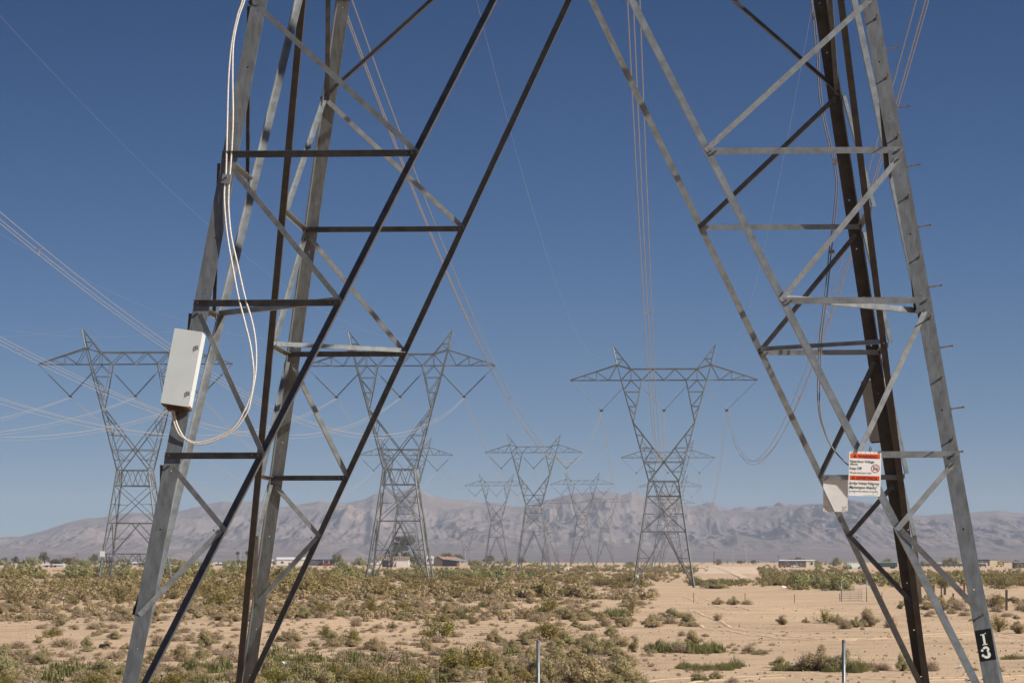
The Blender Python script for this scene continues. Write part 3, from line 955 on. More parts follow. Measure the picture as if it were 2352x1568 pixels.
POS = {-10.75: 'left', 0: 'middle', 10.75: 'right'}
GRP = 'conductor bundles strung between the towers'
for off, w_ in POS.items():
    bundle(near_at(off, -5.25), at_tower('C1', off, -5.4), 17.2, f'{w_} wire bundle swooping from the top edge to the largest right half tower', GRP, wm='wire', r=0.024)
    bundle(ghost('B1', off, -5.4, 30, 4.2), at_tower('B1', off, -5.4), 16.1, f'wire bundle from left edge to {w_} insulator of the tower left of centre', GRP)
    bundle(ghost('A1', off, -5.4, 22, 4.2), at_tower('A1', off, -5.4), 16.3, f'wire bundle from the left edge to the {w_} insulator of the far left tower', GRP)
    names = {'A': 'far left line', 'B': 'line left of centre', 'C': 'right half line'}
    for ln in 'ABC':
        for k, far_ in ((1, 'first'), (2, 'second'), (3, 'third')):
            bundle(at_tower(f'{ln}{k}', off, -5.4), at_tower(f'{ln}{k+1}', off, -5.4), 15.5,
                   f'{w_} wire bundle of the {names[ln]}, {far_} gap between far towers', GRP, parts=(k == 1), r=0.020)


def earth(p, q, sag, label):
    mb = MB(); mb.tube(span(p, q, sag), 0.0055, 4, cap=False)
    o = mb.build('earth_wire', M['earth'], None, smooth=True)
    tag(o, label, 'power line', 'thin earth wires above the conductors')


for s, w_ in ((-8.85, 'left'), (8.85, 'right')):
    earth(near_at(s, 6.0), at_tower('C1', s, 6.0), 14.6, f'{w_} thin earth wire from the top edge to the largest right half tower')
    earth(ghost('B1', s, 6.0, 30, 4.2), at_tower('B1', s, 6.0), 14.6, f'thin earth wire from left to {w_} peak of the tower left of centre')
    earth(ghost('A1', s, 6.0, 22, 4.2), at_tower('A1', s, 6.0), 14.6, f'thin earth wire from the left to the {w_} peak of the far left tower')
    for ln, nm in (('A', 'far left line'), ('B', 'line left of centre'), ('C', 'right half line')):
        for k in (1, 2):
            earth(at_tower(f'{ln}{k}', s, 6.0), at_tower(f'{ln}{k+1}', s, 6.0), 13.5, f'{w_} thin earth wire of the {nm} , {"first" if k == 1 else "second"} gap between far towers')

# ------------------------------------------------------------------ equipment on the near tower
def to_world(p): return NM @ Vector(p)


ax = (corner(-1, -1, 10) - corner(-1, -1, 0)).normalized()
axw = (NM.to_3x3() @ ax).normalized()
# white cabinet on the front left leg
yawd = Vector((-math.sin(math.radians(7)), -math.cos(math.radians(7)), 0))
fz = (yawd - axw * yawd.dot(axw)).normalized(); fx = axw.cross(fz) * -1
fx = fz.cross(axw) * -1
RB = Matrix((fx, axw, fz)).transposed()       # columns: width, height, outwards
cb = px(417.5, 844, 38.44)
W_, H_, D_ = 0.366, 1.0, 0.205
bx = thing('equipment_box', 'white steel cabinet with two latches and a rusted-out bottom, on the front left leg', 'equipment box', cb)
R4 = RB


def rb(c, d, mi=0, mb=None):
    mb.box(R4 @ Vector(c), d, mi, R4)


mb = MB(); rb((0, 0.01, -D_ / 2), (W_, H_ - 0.02, D_), 0, mb); mb.build('cabinet_body', M['boxwhite'], bx)
mb = MB(); rb((0, 0, 0.004), (W_ + 0.008, H_ - 0.004, 0.016), 0, mb); mb.build('cabinet_door', M['boxwhite'], bx)
mb = MB()
rb((0, -H_ / 2 + 0.004, -D_ / 2), (W_ - 0.004, 0.02, D_ - 0.004), 0, mb)
rb((0.155, -H_ / 2 + 0.008, -D_ / 2 + 0.004), (0.058, 0.046, D_ + 0.004), 0, mb)
rb((-0.02, -H_ / 2 - 0.03, -D_ * 0.55), (0.18, 0.05, D_ * 0.7), 0, mb)
rb((0.04, -H_ / 2 - 0.075, -D_ * 0.5), (0.05, 0.08, 0.05), 0, mb)
mb.build('rusted_bottom', M['rust'], bx)
mb = MB(); rb((0.05, H_ / 2 + 0.006, -D_ / 2), (0.2, 0.02, 0.1), 0, mb); rb((0.0, 0.0, -D_ - 0.012), (0.2, H_ * 0.9, 0.024), 0, mb); mb.build('mounting_rail', M['bolt'], bx)
for hy in (0.285, -0.325):
    mb = MB()
    for pts in (((-0.05, -0.02), (-0.055, 0.022)), ((-0.055, 0.022), (-0.01, 0.018)), ((-0.012, 0.006), (-0.06, -0.05))):
        (x0, y0), (x1, y1) = pts
        mb.bar(R4 @ Vector((W_ / 2 + x0, hy + y0, 0.022)), R4 @ Vector((W_ / 2 + x1, hy + y1, 0.022)), 0.006)
    mb.build('latch', M['bolt'], bx)
    mb = MB(); rb((W_ / 2 - 0.02, hy, 0.014), (0.045, 0.032, 0.006), 0, mb); mb.build('latch_plate', M['boxwhite'], bx)
    mb = MB(); mb.tube([R4 @ Vector((W_ / 2 - 0.015, hy, 0.02)), R4 @ Vector((W_ / 2 - 0.015, hy, 0.034))], 0.009, 8); mb.build('latch_knob', M['spacer'], bx)

# same kind of cabinet behind the back right leg
axr = (NM.to_3x3() @ (corner(1, 1, 10) - corner(1, 1, 0))).normalized()
fz2 = Vector((0.5, 0.86, 0)); fz2 = (fz2 - axr * fz2.dot(axr)).normalized(); fx2 = axr.cross(fz2)
R4 = Matrix((fx2, axr, fz2)).transposed()
cb2 = px(2011, 943, 48.22)
bx2 = thing('equipment_box', 'grey shaded cabinet with a rusted bottom corner, half hidden by the dark back right leg', 'equipment box', cb2)
mb = MB(); rb((0, 0, 0.1), (0.36, 1.0, 0.2), 0, mb); mb.build('cabinet_body', M['boxgrey'], bx2)
mb = MB(); rb((0, -0.5, 0.1), (0.33, 0.05, 0.17), 0, mb); rb((-0.12, -0.455, 0.1), (0.13, 0.1, 0.206), 0, mb); rb((-0.03, -0.53, 0.1), (0.10, 0.06, 0.1), 0, mb); mb.build('rusted_bottom', M['rust'], bx2)
sgnx = -1 if (R4 @ Vector((1, 0, 0))).x > 0 else 1
for hy in (0.3, -0.33):
    mb = MB(); rb((sgnx * 0.19, hy, 0.17), (0.05, 0.04, 0.03), 0, mb); mb.build('latch', M['bolt'], bx2)


# cables
def smooth_pts(pts, n=8):
    P = [Vector(p) for p in pts]; out = []
    for i in range(len(P) - 1):
        p0, p1, p2, p3 = P[max(i - 1, 0)], P[i], P[i + 1], P[min(i + 2, len(P) - 1)]
        for k in range(n):
            t = k / n
            out.append(0.5 * ((2 * p1) + (p2 - p0) * t + (2 * p0 - 5 * p1 + 4 * p2 - p3) * t * t + (3 * p1 - p0 - 3 * p2 + p3) * t ** 3))
    out.append(P[-1]); return out


ca = [(672, -560), (636, -380), (592, -180), (578, -90), (557, 0), (545, 37), (532, 100), (525, 175), (522, 275), (520, 360), (518, 412), (515, 440), (516, 480), (522, 542), (535, 617), (547, 680), (561, 735), (575, 792), (581.5, 840), (582.5, 868), (577, 903),
      (562, 941), (539, 979), (512, 998), (480, 1011), (451, 1016), (428, 1009), (411, 996), (402, 977), (397, 958), (394, 938)]
cbp = [(680, -560), (645, -380), (602, -180), (588, -90), (562, 0), (548, 40), (536, 100), (534, 175), (535, 275), (531, 360), (527, 412), (525, 440), (525, 480), (531, 542), (545, 605), (562, 680), (578, 735), (585.5, 773), (588.5, 811), (587.5, 849), (583, 882),
       (575, 920), (569, 943), (549, 975), (524, 997), (480, 1016), (448, 1019), (424, 1006), (408, 978), (402, 956), (400, 938)]
def cd(v):
    def f(q): return CN.y - 0.9456 * tw((V0 - q) / F * 38.7) - 0.05
    if v < 430: return f(v)
    return f(430) + (f(937) - 0.06 - f(430)) * min(1, (v - 430) / 500)


cp = thing('cable_pair', 'pair of pale cables clamped to the front left leg and looping into the white cabinet', 'cable', px(520, 412, cd(412) + 0.0))
for pts in (ca, cbp):
    mb = MB(); mb.tube(smooth_pts([px(u, v, cd(v)) - cp.location for u, v in pts]), 0.0122, 8)
    mb.build('cable', M['cable'], cp, smooth=True)
mb = MB(); R4 = RB; mb.box((0, 0.0, 0), (0.115, 0.05, 0.125), 0, R4 @ Matrix.Rotation(math.pi / 2, 3, 'X')); mb.tube([(0.0, -0.02, 0.02), (-0.0, -0.07, 0.04)], 0.014, 8)
mb.build('clamp', M['brace'], cp)

cr = [(1796, -560), (1826, -360), (1858, -160), (1861, -60), (1864, 8), (1868, 50), (1871, 88), (1876, 130), (1878, 175), (1886, 252), (1904, 335), (1914, 370), (1917, 392), (1920, 430), (1911, 527), (1904, 580), (1897, 655), (1885, 755), (1881, 797), (1878, 884), (1881, 947), (1894, 992),
      (1909, 1024), (1929, 1049), (1950, 1066), (1975, 1068), (1992, 1050), (1999, 1024)]
cp2 = thing('cable_pair', 'brownish slack cables hanging beside the dark back right leg and passing behind the warning sign', 'cable', px(1917, 392, 47.6))
for k, du in ((0, 0), (1, 5)):
    mb = MB()
    mb.tube(smooth_pts([px(u + (du if 30 < v < 1060 else du * 0.4) * (1.0 if v < 900 else 0.6), v + (3 * k if v > 990 else 0), 47.6 + 0.03 * k) - cp2.location for u, v in cr]), 0.0092, 8)
    mb.build('cable', M['greycable'], cp2, smooth=True)
for (u, v) in ((1869, 35), (1915, 371), (1908, 578), (1881, 797)):
    mb = MB(); c_ = px(u + 3, v, 47.58) - cp2.location; mb.box(c_, (0.075, 0.06, 0.06)); mb.build('clamp', M['bolt'], cp2)


# ------------------------------------------------------------------ warning sign
def rounded(w, h, r, n=6):
    o = []
    for cx_, cy_, a0 in ((w / 2 - r, h / 2 - r, 0), (-w / 2 + r, h / 2 - r, 90), (-w / 2 + r, -h / 2 + r, 180), (w / 2 - r, -h / 2 + r, 270)):
        for k in range(n + 1):
            t = math.radians(a0 + 90 * k / n); o.append((cx_ + r * math.cos(t), cy_ + r * math.sin(t)))
    return o


def plate(w, h, r, t):
    o = rounded(w, h, r); n = len(o)
    mb = MB(); mb.add([(x, y, 0) for x, y in o] + [(x, y, -t) for x, y in o], [tuple(range(n)), tuple(range(2 * n - 1, n - 1, -1))] + [(i, i + n, (i + 1) % n + n, (i + 1) % n) for i in range(n)])
    return mb


SW, SH = 0.41, 0.563
sc = px(1986.3, 1087.5, 37.80)
roll = math.radians(-1.6); yaw = math.radians(3)
xs_ = Vector((math.cos(yaw) * math.cos(roll), math.sin(yaw), math.sin(roll))).normalized()
zs_ = xs_.cross(Vector((0, 0, 1))).normalized(); ys_ = zs_.cross(xs_)
zs_ = xs_.cross(ys_)
RS = Matrix((xs_, ys_, zs_)).transposed()
sg = thing('warning_sign', 'white bilingual WARNING sign with orange bands wired to a strut of the front right leg', 'sign', sc)
sg.rotation_euler = RS.to_euler()
plate(SW, SH, 0.022, 0.003).build('panel', M['sign'], sg)
E3 = Matrix.Identity(3)
SC = SW / 700.0                                # measured units of the sign
X0, Y0_ = 332 + 350, 140 + 490
dy = lambda x: 0.0255 * (x - 332)


def sp(x, y): return (x - 678) * SC, -(y - 633 - 0.0255 * (x - 678)) * SC


def quad(mb, x0, x1, y0, y1, z): mb.add([(x0, y0, z), (x1, y0, z), (x1, y1, z), (x0, y1, z)], [(0, 1, 2, 3)])


for (nm, yc_) in (('warning', 250), ('advertencia', 722)):
    mb = MB(); ccy = -(yc_ + 4 - 633) * SC
    quad(mb, -0.190, 0.190, ccy - 0.0295, ccy + 0.0295, 0.0012)
    mb.build('header_band', M['orange'], sg)


def fit_text(name, body, x0, x1, ybase, cap, m=M['ink'], off=0.0, z=0.0026):
    o = text_obj(name, body, 1.0, m, sg, Vector((0, 0, 0)), E3, off=off)
    me = o.data; co = np.empty(len(me.vertices) * 3); me.vertices.foreach_get('co', co); co = co.reshape(-1, 3)
    wx = co[:, 0].max() - co[:, 0].min()
    sx = (x1 - x0) * SC / wx; sy2 = cap * SC / 0.73
    co[:, 0] = (co[:, 0] - co[:, 0].min()) * sx + (x0 - 678) * SC
    co[:, 1] = co[:, 1] * sy2 - (ybase - 633) * SC
    co[:, 2] = co[:, 2] * 0.05 + z
    me.vertices.foreach_set('co', co.ravel()); me.update()
    return o


fit_text('lettering', 'WARNING', 525, 943, 297, 72, off=0.014)
fit_text('lettering', 'Hazardous Voltage', 352, 875, 395, 58, off=0.010)
fit_text('lettering', 'Above', 352, 522, 452, 52, off=0.010)
fit_text('lettering', 'Keep Off!', 350, 608, 547, 60, off=0.010)
fit_text('lettering', 'Will cause serious injury or death.', 350, 828, 632, 42, off=0.006)
fit_text('lettering', 'ADVERTENCIA', 488, 958, 765, 72, off=0.012)
fit_text('lettering', 'Arriba Voltaje Peligroso', 345, 1000, 866, 60, off=0.010)
fit_text('lettering', '\u00a1Mantengase Alejado!', 345, 943, 955, 60, off=0.010)
fit_text('lettering', 'Le causara serias lesiones o la muerte.', 342, 978, 1028, 40, off=0.006)
fit_text('lettering', 'SALT RIVER PROJECT', 655, 945, 1108, 26, M['faint'])
for (x, y) in ((455, 250), (428, 722)):
    mb = MB(); cx_, cy_ = (x - 678) * SC, -(y + 2 - 633) * SC
    mb.add([(cx_ - 42 * SC, cy_ - 34 * SC, 0.0026), (cx_ + 42 * SC, cy_ - 34 * SC, 0.0026), (cx_, cy_ + 40 * SC, 0.0026)], [(0, 1, 2)])
    tr = mb.build('alert_triangle', M['ink'], sg)
    mb = MB(); quad(mb, cx_ - 5 * SC, cx_ + 5 * SC, cy_ - 14 * SC, cy_ + 18 * SC, 0.0036); quad(mb, cx_ - 5 * SC, cx_ + 5 * SC, cy_ - 28 * SC, cy_ - 19 * SC, 0.0036)
    mb.build('exclamation_mark', M['orange'], tr)
mb = MB(); cx_, cy_ = (908 - 678) * SC, -(512 - 633) * SC; r0, r1 = 80 * SC, 92 * SC
n = 36
for k in range(n):
    t0, t1 = 2 * math.pi * k / n, 2 * math.pi * (k + 1) / n
    mb.add([(cx_ + r * math.cos(t), cy_ + r * math.sin(t), 0.0032) for r, t in ((r0, t0), (r1, t0), (r1, t1), (r0, t1))], [(0, 1, 2, 3)])
mb.bar((cx_ - 62 * SC, cy_ + 62 * SC, 0.0032), (cx_ + 62 * SC, cy_ - 62 * SC, 0.0032), 12 * SC, 0.0006)
ps = mb.build('prohibition_ring', M['red'], sg)
mb = MB()
for (xa, ya, xb, yb) in ((-34, 40, -42, -45), (34, 30, 52, -20), (-30, 44, 0, 48), (8, 46, 34, 38), (-14, 10, 22, -8), (10, -20, 36, -40), (-20, -2, -26, -40), (4, 6, 10, -36), (30, 10, 50, 0), (22, -8, 50, -22)):
    mb.bar((cx_ + xa * SC, cy_ + ya * SC, 0.0022), (cx_ + xb * SC, cy_ + yb * SC, 0.0022), 7 * SC, 0.0005)
mb.build('climber_pictogram', M['ink'], ps)
for (x, y) in ((380, 158), (580, 172), (682, 177), (783, 180), (882, 185), (368, 868), (470, 875), (870, 890), (973, 898), (416, 955), (922, 984), (365, 1038), (466, 1042), (869, 1062), (971, 1068)):
    xx, yy = sp(x, y); mb = MB(); o_ = [(xx + 0.0055 * math.cos(k * math.pi / 4), yy + 0.0055 * math.sin(k * math.pi / 4), 0.0014) for k in range(8)]
    mb.add(o_, [tuple(range(8))]); mb.build('mounting_hole', M['ink'], sg)
for x in (475, 1000):
    xx, yy = sp(x, 160); mb = MB(); mb.box((xx, yy + 0.004, 0.004), (0.045 if x < 900 else 0.028, 0.026, 0.012)); mb.build('wire_tie', M['bolt'], sg)

sb_c = px(1919, 1137, 48.15)
sb = thing('warning_sign', 'blank grey sign seen from behind, hanging below a strut left of the WARNING sign', 'sign', sb_c)
mb = plate(0.395, 0.53, 0.02, 0.003); mb.v = [(x, -z, y) for x, y, z in mb.v]; mb.build('panel', M['signback'], sb)
for (x, y) in ((-0.165, -0.19), (-0.12, -0.19), (-0.14, -0.215), (-0.165, -0.24), (-0.12, -0.245), (0.12, -0.19), (0.165, -0.19), (0.14, -0.215), (0.12, -0.24), (0.165, -0.245)):
    mb = MB(); mb.box((x, -0.0035, y), (0.011, 0.004, 0.011)); mb.build('mounting_hole', M['ink'], sb)
for x in (-0.1, 0.12):
    mb = MB(); mb.box((x, 0, 0.27), (0.03, 0.02, 0.04)); mb.build('wire_tie', M['bolt'], sb)

# ------------------------------------------------------------------ posts, gate
def pipe_post(u, vtop, Yd, label, dia=0.073):
    p = px(u, vtop, Yd); zb = gz(p.x, Yd)
    r = thing('pipe_post', label, 'post', (p.x, Yd, zb), 'galvanised pipe posts in the foreground')
    h = p.z - zb
    mb = MB(); mb.tube([(0, 0, -0.3), (0, 0, h - 0.03)], dia / 2, 16); mb.build('pipe', M['pipe'], r, smooth=True)
    mb = MB(); rr = dia / 2 + 0.003
    mb.tube([(0, 0, h - 0.06), (0, 0, h - 0.012), (0, 0, h)], [rr, rr, rr * 0.75], 16); mb.build('cap', M['pipe'], r)


pipe_post(1236, 1469, 62, 'galvanised pipe post at the bottom edge near the centre of the picture')
pipe_post(1938, 1468, 62, 'galvanised pipe post at the bottom edge left of the back right tower leg')


def stake(name, u, vt, vb, wpx, m, label, cat='post', group=None, top=None):
    x, y, z = hit(u, vb); k = y / F; h = (vb - vt) * k
    r = thing(name, label, cat, (x, y, z), group); w = max(wpx * k, 0.03)
    mb = MB(); lean = rnd.uniform(-0.02, 0.02) * h
    mb.add([(sx * w / 2 + (lean if z_ else 0), sy_ * w / 2, z_) for z_ in (-0.3, h) for sx, sy_ in ((-1, -1), (1, -1), (1, 1), (-1, 1))],
           [(0, 1, 5, 4), (1, 2, 6, 5), (2, 3, 7, 6), (3, 0, 4, 7), (4, 5, 6, 7)])
    if top is None:
        mb.add([(lean - w * 0.35, -w * 0.3, h), (lean + w * 0.3, -w * 0.3, h), (lean, w * 0.3, h + w * 0.25)], [(0, 1, 2)])
    mb.build('shaft', m, r)
    if top:
        mb = MB(); mb.box((lean, 0, h - top * h / 2), (w * 1.3, w * 1.3, top * h)); mb.build('painted_tip', M['whitepaint'], r)
    return r


GT = 'thin fence stakes across the middle ground'
for u, vt, vb, where in ((146, 1370, 1389, 'at the far left'), (653, 1377, 1391, 'between the two left diagonals'), (795, 1370, 1387, 'right of the back left diagonal'),
                         (932, 1366, 1389, 'below the tower left of centre'), (1062, 1361, 1382, 'left of the picture centre'), (1201, 1355, 1381, 'at the picture centre'),
                         (1360, 1361, 1378, 'right of the picture centre'), (1476, 1359, 1380, 'where the bare sand begins')):
    stake('fence_stake', u, vt, vb, 1.5, M['tpost'], f'thin dark fence stake with a white tip, {where}', group=GT, top=0.22)
for u, vt, vb, where in ((1593, 1361, 1385, 'on bare sand right of the largest far tower'), (1711, 1361, 1381, 'above the low grey shrub row on the sand'), (1825, 1364, 1384, 'on the sand left of the gate'),
                         (1929, 1362, 1380, 'touching the left gate post'), (2026, 1359, 1378, 'right of the gate')):
    stake('fence_stake', u, vt, vb, 1.3, M['tpost'], f'thin rusty fence stake {where}', group=GT)
GW = 'weathered timber posts on the right'
for u, vt, vb, w_, m_, where in ((2133, 1340, 1373, 6, 'wood', 'thick brown timber post, left one of the close pair'), (2143.5, 1344, 1376, 5.5, 'wood2', 'thick orange-brown timber post, right one of the close pair'),
                                 (2170.5, 1346, 1366, 5, 'wood', 'short dark timber post right of the orange-brown one'), (2161.5, 1349, 1381, 3, 'wood', 'slim dark timber post among grey shrubs'),
                                 (2189, 1362, 1378, 3.5, 'wood', 'short dark timber stump behind the lowest right brace'), (2214.5, 1337, 1365, 4.5, 'wood2', 'reddish timber post just left of the front right leg'),
                                 (2311.5, 1354, 1401, 5, 'wood', 'tall dark timber post right of the front right leg'), (2343, 1324, 1345, 5.5, 'wood2', 'dark red timber post at the right edge')):
    stake('timber_post', u, vt, vb, w_, M[m_], where, group=GW)
for u, vt, vb, w_, where in ((2127.5, 1315, 1358, 2.6, 'tall pale marker post behind the pair of timber posts'), (2033.5, 1340, 1357, 3.2, 'short yellow marker post right of the gate'),
                             (2150, 1340, 1362, 2.4, 'pale marker post right of the orange-brown timber post'), (1861, 1348, 1354.5, 3, 'tiny yellow marker on the edge of the sand left of the gate')):
    stake('marker_post', u, vt, vb, w_, M['yellowpost'], where, group='yellow marker posts')

gx, gy, gzz = hit(1932.5, 1381)
k = gy / F
gt = thing('farm_gate', 'grey tubular farm gate between two tall pipe posts on the sand', 'gate', (gx, gy, gzz))
wd = 47 * k; hg = 28 * k
mb = MB()
for i in range(6): mb.tube([(0.05, 0, 0.12 + (hg - 0.12) * i / 5), (wd, 0, 0.12 + (hg - 0.12) * i / 5)], 0.022, 6)
mb.build('rails', M['pipe'], gt)
for xx in (0.05, wd * 0.43, wd * 0.83, wd):
    mb = MB(); mb.bar((xx, -0.03, 0.08), (xx, -0.03, hg + 0.02), 0.06); mb.build('upright', M['polegrey'], gt)
for xx, h in ((0, 50 * k), (58 * k, 52 * k)):
    mb = MB(); mb.tube([(xx, 0, -0.3), (xx, 0, h)], 0.05, 8); mb.build('gate_post', M['pipe'], gt, smooth=True)
x, y, z = hit(1806, 1351)
db = thing('traffic_cone', 'small orange and white marker lying on the edge of the sand', 'cone', (x, y, z))
mb = MB(); mb.tube([(0, 0, 0.15), (0.35, 0, 0.12)], [0.16, 0.1], 10); mb.build('orange_tip', M['orange'], db)
mb = MB(); mb.tube([(-0.55, 0, 0.2), (0.0, 0, 0.15)], [0.22, 0.165], 10); mb.box((-0.58, 0, 0.22), (0.06, 0.45, 0.45)); mb.build('white_base', M['whitepaint'], db)
x, y, z = hit(240, 1488)
tb = thing('tar_block', 'flat black block lying on the sand left of the front left leg', 'debris', (x, y, z))
mb = MB(); mb.box((0, 0, 0.08), (0.5, 0.3, 0.16)); mb.box((0.02, 0, 0.18), (0.42, 0.24, 0.04)); mb.build('slab', M['tyre'], tb)
for u, v, lab in ((655, 1529, 'crumpled pale litter among shrubs between the left legs'), (476, 1474, 'speck of white litter beside the left diagonal'), (2206, 1537, 'pale scrap of litter left of the front right leg')):
    x, y, z = hit(u, v)
    mb = MB()
    for _ in range(7):
        c_ = Vector((rnd.uniform(-.14, .14), rnd.uniform(-.1, .1), rnd.uniform(.03, .12)))
        mb.add([c_ + Vector((rnd.uniform(-.14, .14), rnd.uniform(-.14, .14), rnd.uniform(-.06, .08))) for _ in range(4)], [(0, 1, 2), (0, 2, 3), (1, 3, 2)])
    o = mb.build('litter', M['whitepaint']); o.location = (x, y, z); tag(o, lab, 'litter')

#@@PART2@@
# ------------------------------------------------------------------ plants
def leaf_quads(c, nrm, size, asp, r):
    """Leaf-sized quads at points c facing roughly nrm."""
    n = len(c)
    nrm = nrm + r.normal(0, 0.48, (n, 3)); nrm /= np.linalg.norm(nrm, axis=1, keepdims=True) + 1e-9
    t = r.normal(0, 1, (n, 3)); t -= nrm * (t * nrm).sum(1, keepdims=True); t /= np.linalg.norm(t, axis=1, keepdims=True) + 1e-9
    b = np.cross(nrm, t)
    s = (size * r.uniform(0.6, 1.4, n))[:, None]
    v = np.stack([c - t * s * asp - b * s * .35, c + t * s * 0 - b * s * .6, c + t * s * asp + b * s * 0.1, c + b * s * .6], 1)
    return v.reshape(-1, 3), np.arange(n * 4).reshape(-1, 4)


def strips(p, q, w, r):
    n = len(p)
    d = q - p; s = np.cross(d, r.normal(0, 1, (n, 3))); s /= np.linalg.norm(s, axis=1, keepdims=True) + 1e-9
    s = s * w
    v = np.stack([p - s, p + s, q + s * .5, q - s * .5], 1)
    return v.reshape(-1, 3), np.arange(n * 4).reshape(-1, 4)


def dome_dirs(n, r, zmin=0.0):
    d = r.normal(0, 1, (n, 3)); d[:, 2] = np.abs(d[:, 2]) + zmin
    return d / np.linalg.norm(d, axis=1, keepdims=True)


def plant_geo(kind, seed, lod=1.0):
    """Foliage and stem geometry of a plant 1 m wide; returns ((v,f),(v,f))."""
    r = np.random.default_rng(seed)
    N_ = lambda n: max(8, int(n * lod)); fs = lod ** -0.5 if lod < 1 else 1
    if kind in ('salt', 'sage'):
        k = 15 if lod > 0.3 else 8
        d = dome_dirs(k, r); lob = d * r.uniform(0.16, 0.42, (k, 1)) * np.array([1, 1, 0.95]); lob[:, 2] += 0.08
        rad = r.uniform(0.10, 0.19, k)
        i = r.integers(0, k, N_(4800)); dd = dome_dirs(len(i), r, -0.25)
        dd /= np.linalg.norm(dd, axis=1, keepdims=True)
        c = lob[i] + dd * (rad[i] * r.uniform(0.45, 1.12, len(i)) ** 0.6)[:, None]
        c[:, 2] = np.abs(c[:, 2])
        f = leaf_quads(c, dd, 0.0135 * fs, 1.35, r)
        p = r.normal(0, .06, (N_(170), 3)) * [1, 1, 0]; q = lob[r.integers(0, k, len(p))] * r.uniform(.7, 1.55, (len(p), 1)) + r.normal(0, .05, (len(p), 3)); q[:, 2] = np.abs(q[:, 2]); st = strips(p, q, 0.0045 * fs, r)
    elif kind == 'dry':
        n = N_(420); d = dome_dirs(n, r, 0.12); d[:, 2] *= 0.9
        p = d * r.uniform(0.02, 0.28, (n, 1)); q = d * r.uniform(0.34, 0.52, (n, 1)) + r.normal(0, 0.05, (n, 3)); q[:, 2] = np.abs(q[:, 2])
        a = strips(p, q, 0.006 * fs, r)
        m = N_(1300); j = r.integers(0, n, m); c = p[j] + (q - p)[j] * r.uniform(0.35, 1.05, (m, 1)) + r.normal(0, 0.03, (m, 3)); c[:, 2] = np.abs(c[:, 2])
        b_ = leaf_quads(c, d[j], 0.015 * fs, 1.5, r)
        f = (np.vstack([a[0], b_[0]]), np.vstack([a[1], b_[1] + len(a[0])]))
        p = r.normal(0, .04, (N_(70), 3)) * [1, 1, 0]; q = dome_dirs(len(p), r, .1) * r.uniform(.25, .45, (len(p), 1)); st = strips(p, q, 0.006 * fs, r)
    elif kind in ('creo', 'olive'):
        k = 26 if lod > 0.3 else 12
        d = dome_dirs(k, r, 0.55); ln = r.uniform(0.42, 0.66, k)
        d[:, :2] *= 1.1
        tip = d * ln[:, None]; base = r.normal(0, 0.05, (k, 3)) * [1, 1, 0]
        t = r.uniform(0.42 if kind == 'creo' else 0.25, 1.03, N_(2000)); i = r.integers(0, k, len(t))
        c = base[i] + (tip - base)[i] * t[:, None] + r.normal(0, 1, (len(t), 3)) * (0.028 + 0.04 * t)[:, None]
        c[:, 2] = np.abs(c[:, 2])
        f = leaf_quads(c, d[i] * 0.3 + [0, 0, .5], 0.0185 * fs, 1.1, r)
        st = strips(base, tip * 0.95, 0.008 * fs, r)
        m = N_(80); i = r.integers(0, k, m); p = base[i] + (tip - base)[i] * r.uniform(.3, .7, (m, 1)); s2 = strips(p, p + d[i] * .2 + r.normal(0, .08, (m, 3)), 0.004 * fs, r)
        st = (np.vstack([st[0], s2[0]]), np.vstack([st[1], s2[1] + len(st[0])]))
    elif kind == 'green':
        n = N_(620); ang = r.uniform(0, 6.28, n); rr = np.sqrt(r.uniform(0, 1, n)) * 0.5
        p = np.stack([rr * np.cos(ang), rr * np.sin(ang), np.zeros(n)], 1)
        h = r.uniform(0.15, 0.55, n) * (1.15 - 1.5 * rr) * (0.5 + vnoise(p[:, 0] * 5, p[:, 1] * 5, seed))
        q = p + np.stack([r.normal(0, .06, n), r.normal(0, .06, n), h], 1); a = strips(p, q, 0.009 * fs, r)
        m = N_(700); j = r.integers(0, n, m); c = p[j] + (q - p)[j] * r.uniform(.4, 1.05, (m, 1)) + r.normal(0, .02, (m, 3))
        b_ = leaf_quads(c, np.tile([0, 0, 1.], (m, 1)), 0.018 * fs, 1.2, r)
        f = (np.vstack([a[0], b_[0]]), np.vstack([a[1], b_[1] + len(a[0])])); st = strips(p[:N_(40)], q[:N_(40)] * .8, 0.006, r)
    elif kind in ('palo', 'dark', 'euc'):
        k = 26 if lod > 0.3 else 10
        if kind == 'euc':
            lob = np.stack([r.normal(0, .20, k), r.normal(0, .2, k), r.uniform(0.35, 1.95, k)], 1); lob[:, 0] *= np.interp(lob[:, 2], [0.3, 1.0, 2.0], [1.2, 1.0, .45])
            rad = r.uniform(0.12, 0.22, k)
        else:
            lob = dome_dirs(k, r) * r.uniform(0.12, 0.40, (k, 1)); lob[:, 2] = lob[:, 2] * 1.0 + (0.06 if kind == 'palo' else 0.26)
            rad = r.uniform(0.09, 0.17, k)
        i = r.integers(0, k, N_(9000 if kind == 'euc' else 3800)); dd = r.normal(0, 1, (len(i), 3)); dd /= np.linalg.norm(dd, axis=1, keepdims=True)
        c = lob[i] + dd * (rad[i] * r.uniform(0.3, 1.15, len(i)) ** .55)[:, None]; c[:, 2] = np.abs(c[:, 2])
        f = leaf_quads(c, dd + [0, 0, .3], (0.026 if kind == 'euc' else 0.019) * fs, 1.2, r)
        base = r.normal(0, .03, (k, 3)) * [1, 1, 0]
        st = strips(base, lob, 0.012 * fs, r); s2 = strips(base, lob * [.8, .8, .9], 0.010 * fs, r); st = (np.vstack([st[0], s2[0]]), np.vstack([st[1], s2[1] + len(st[0])]))
    return f, st


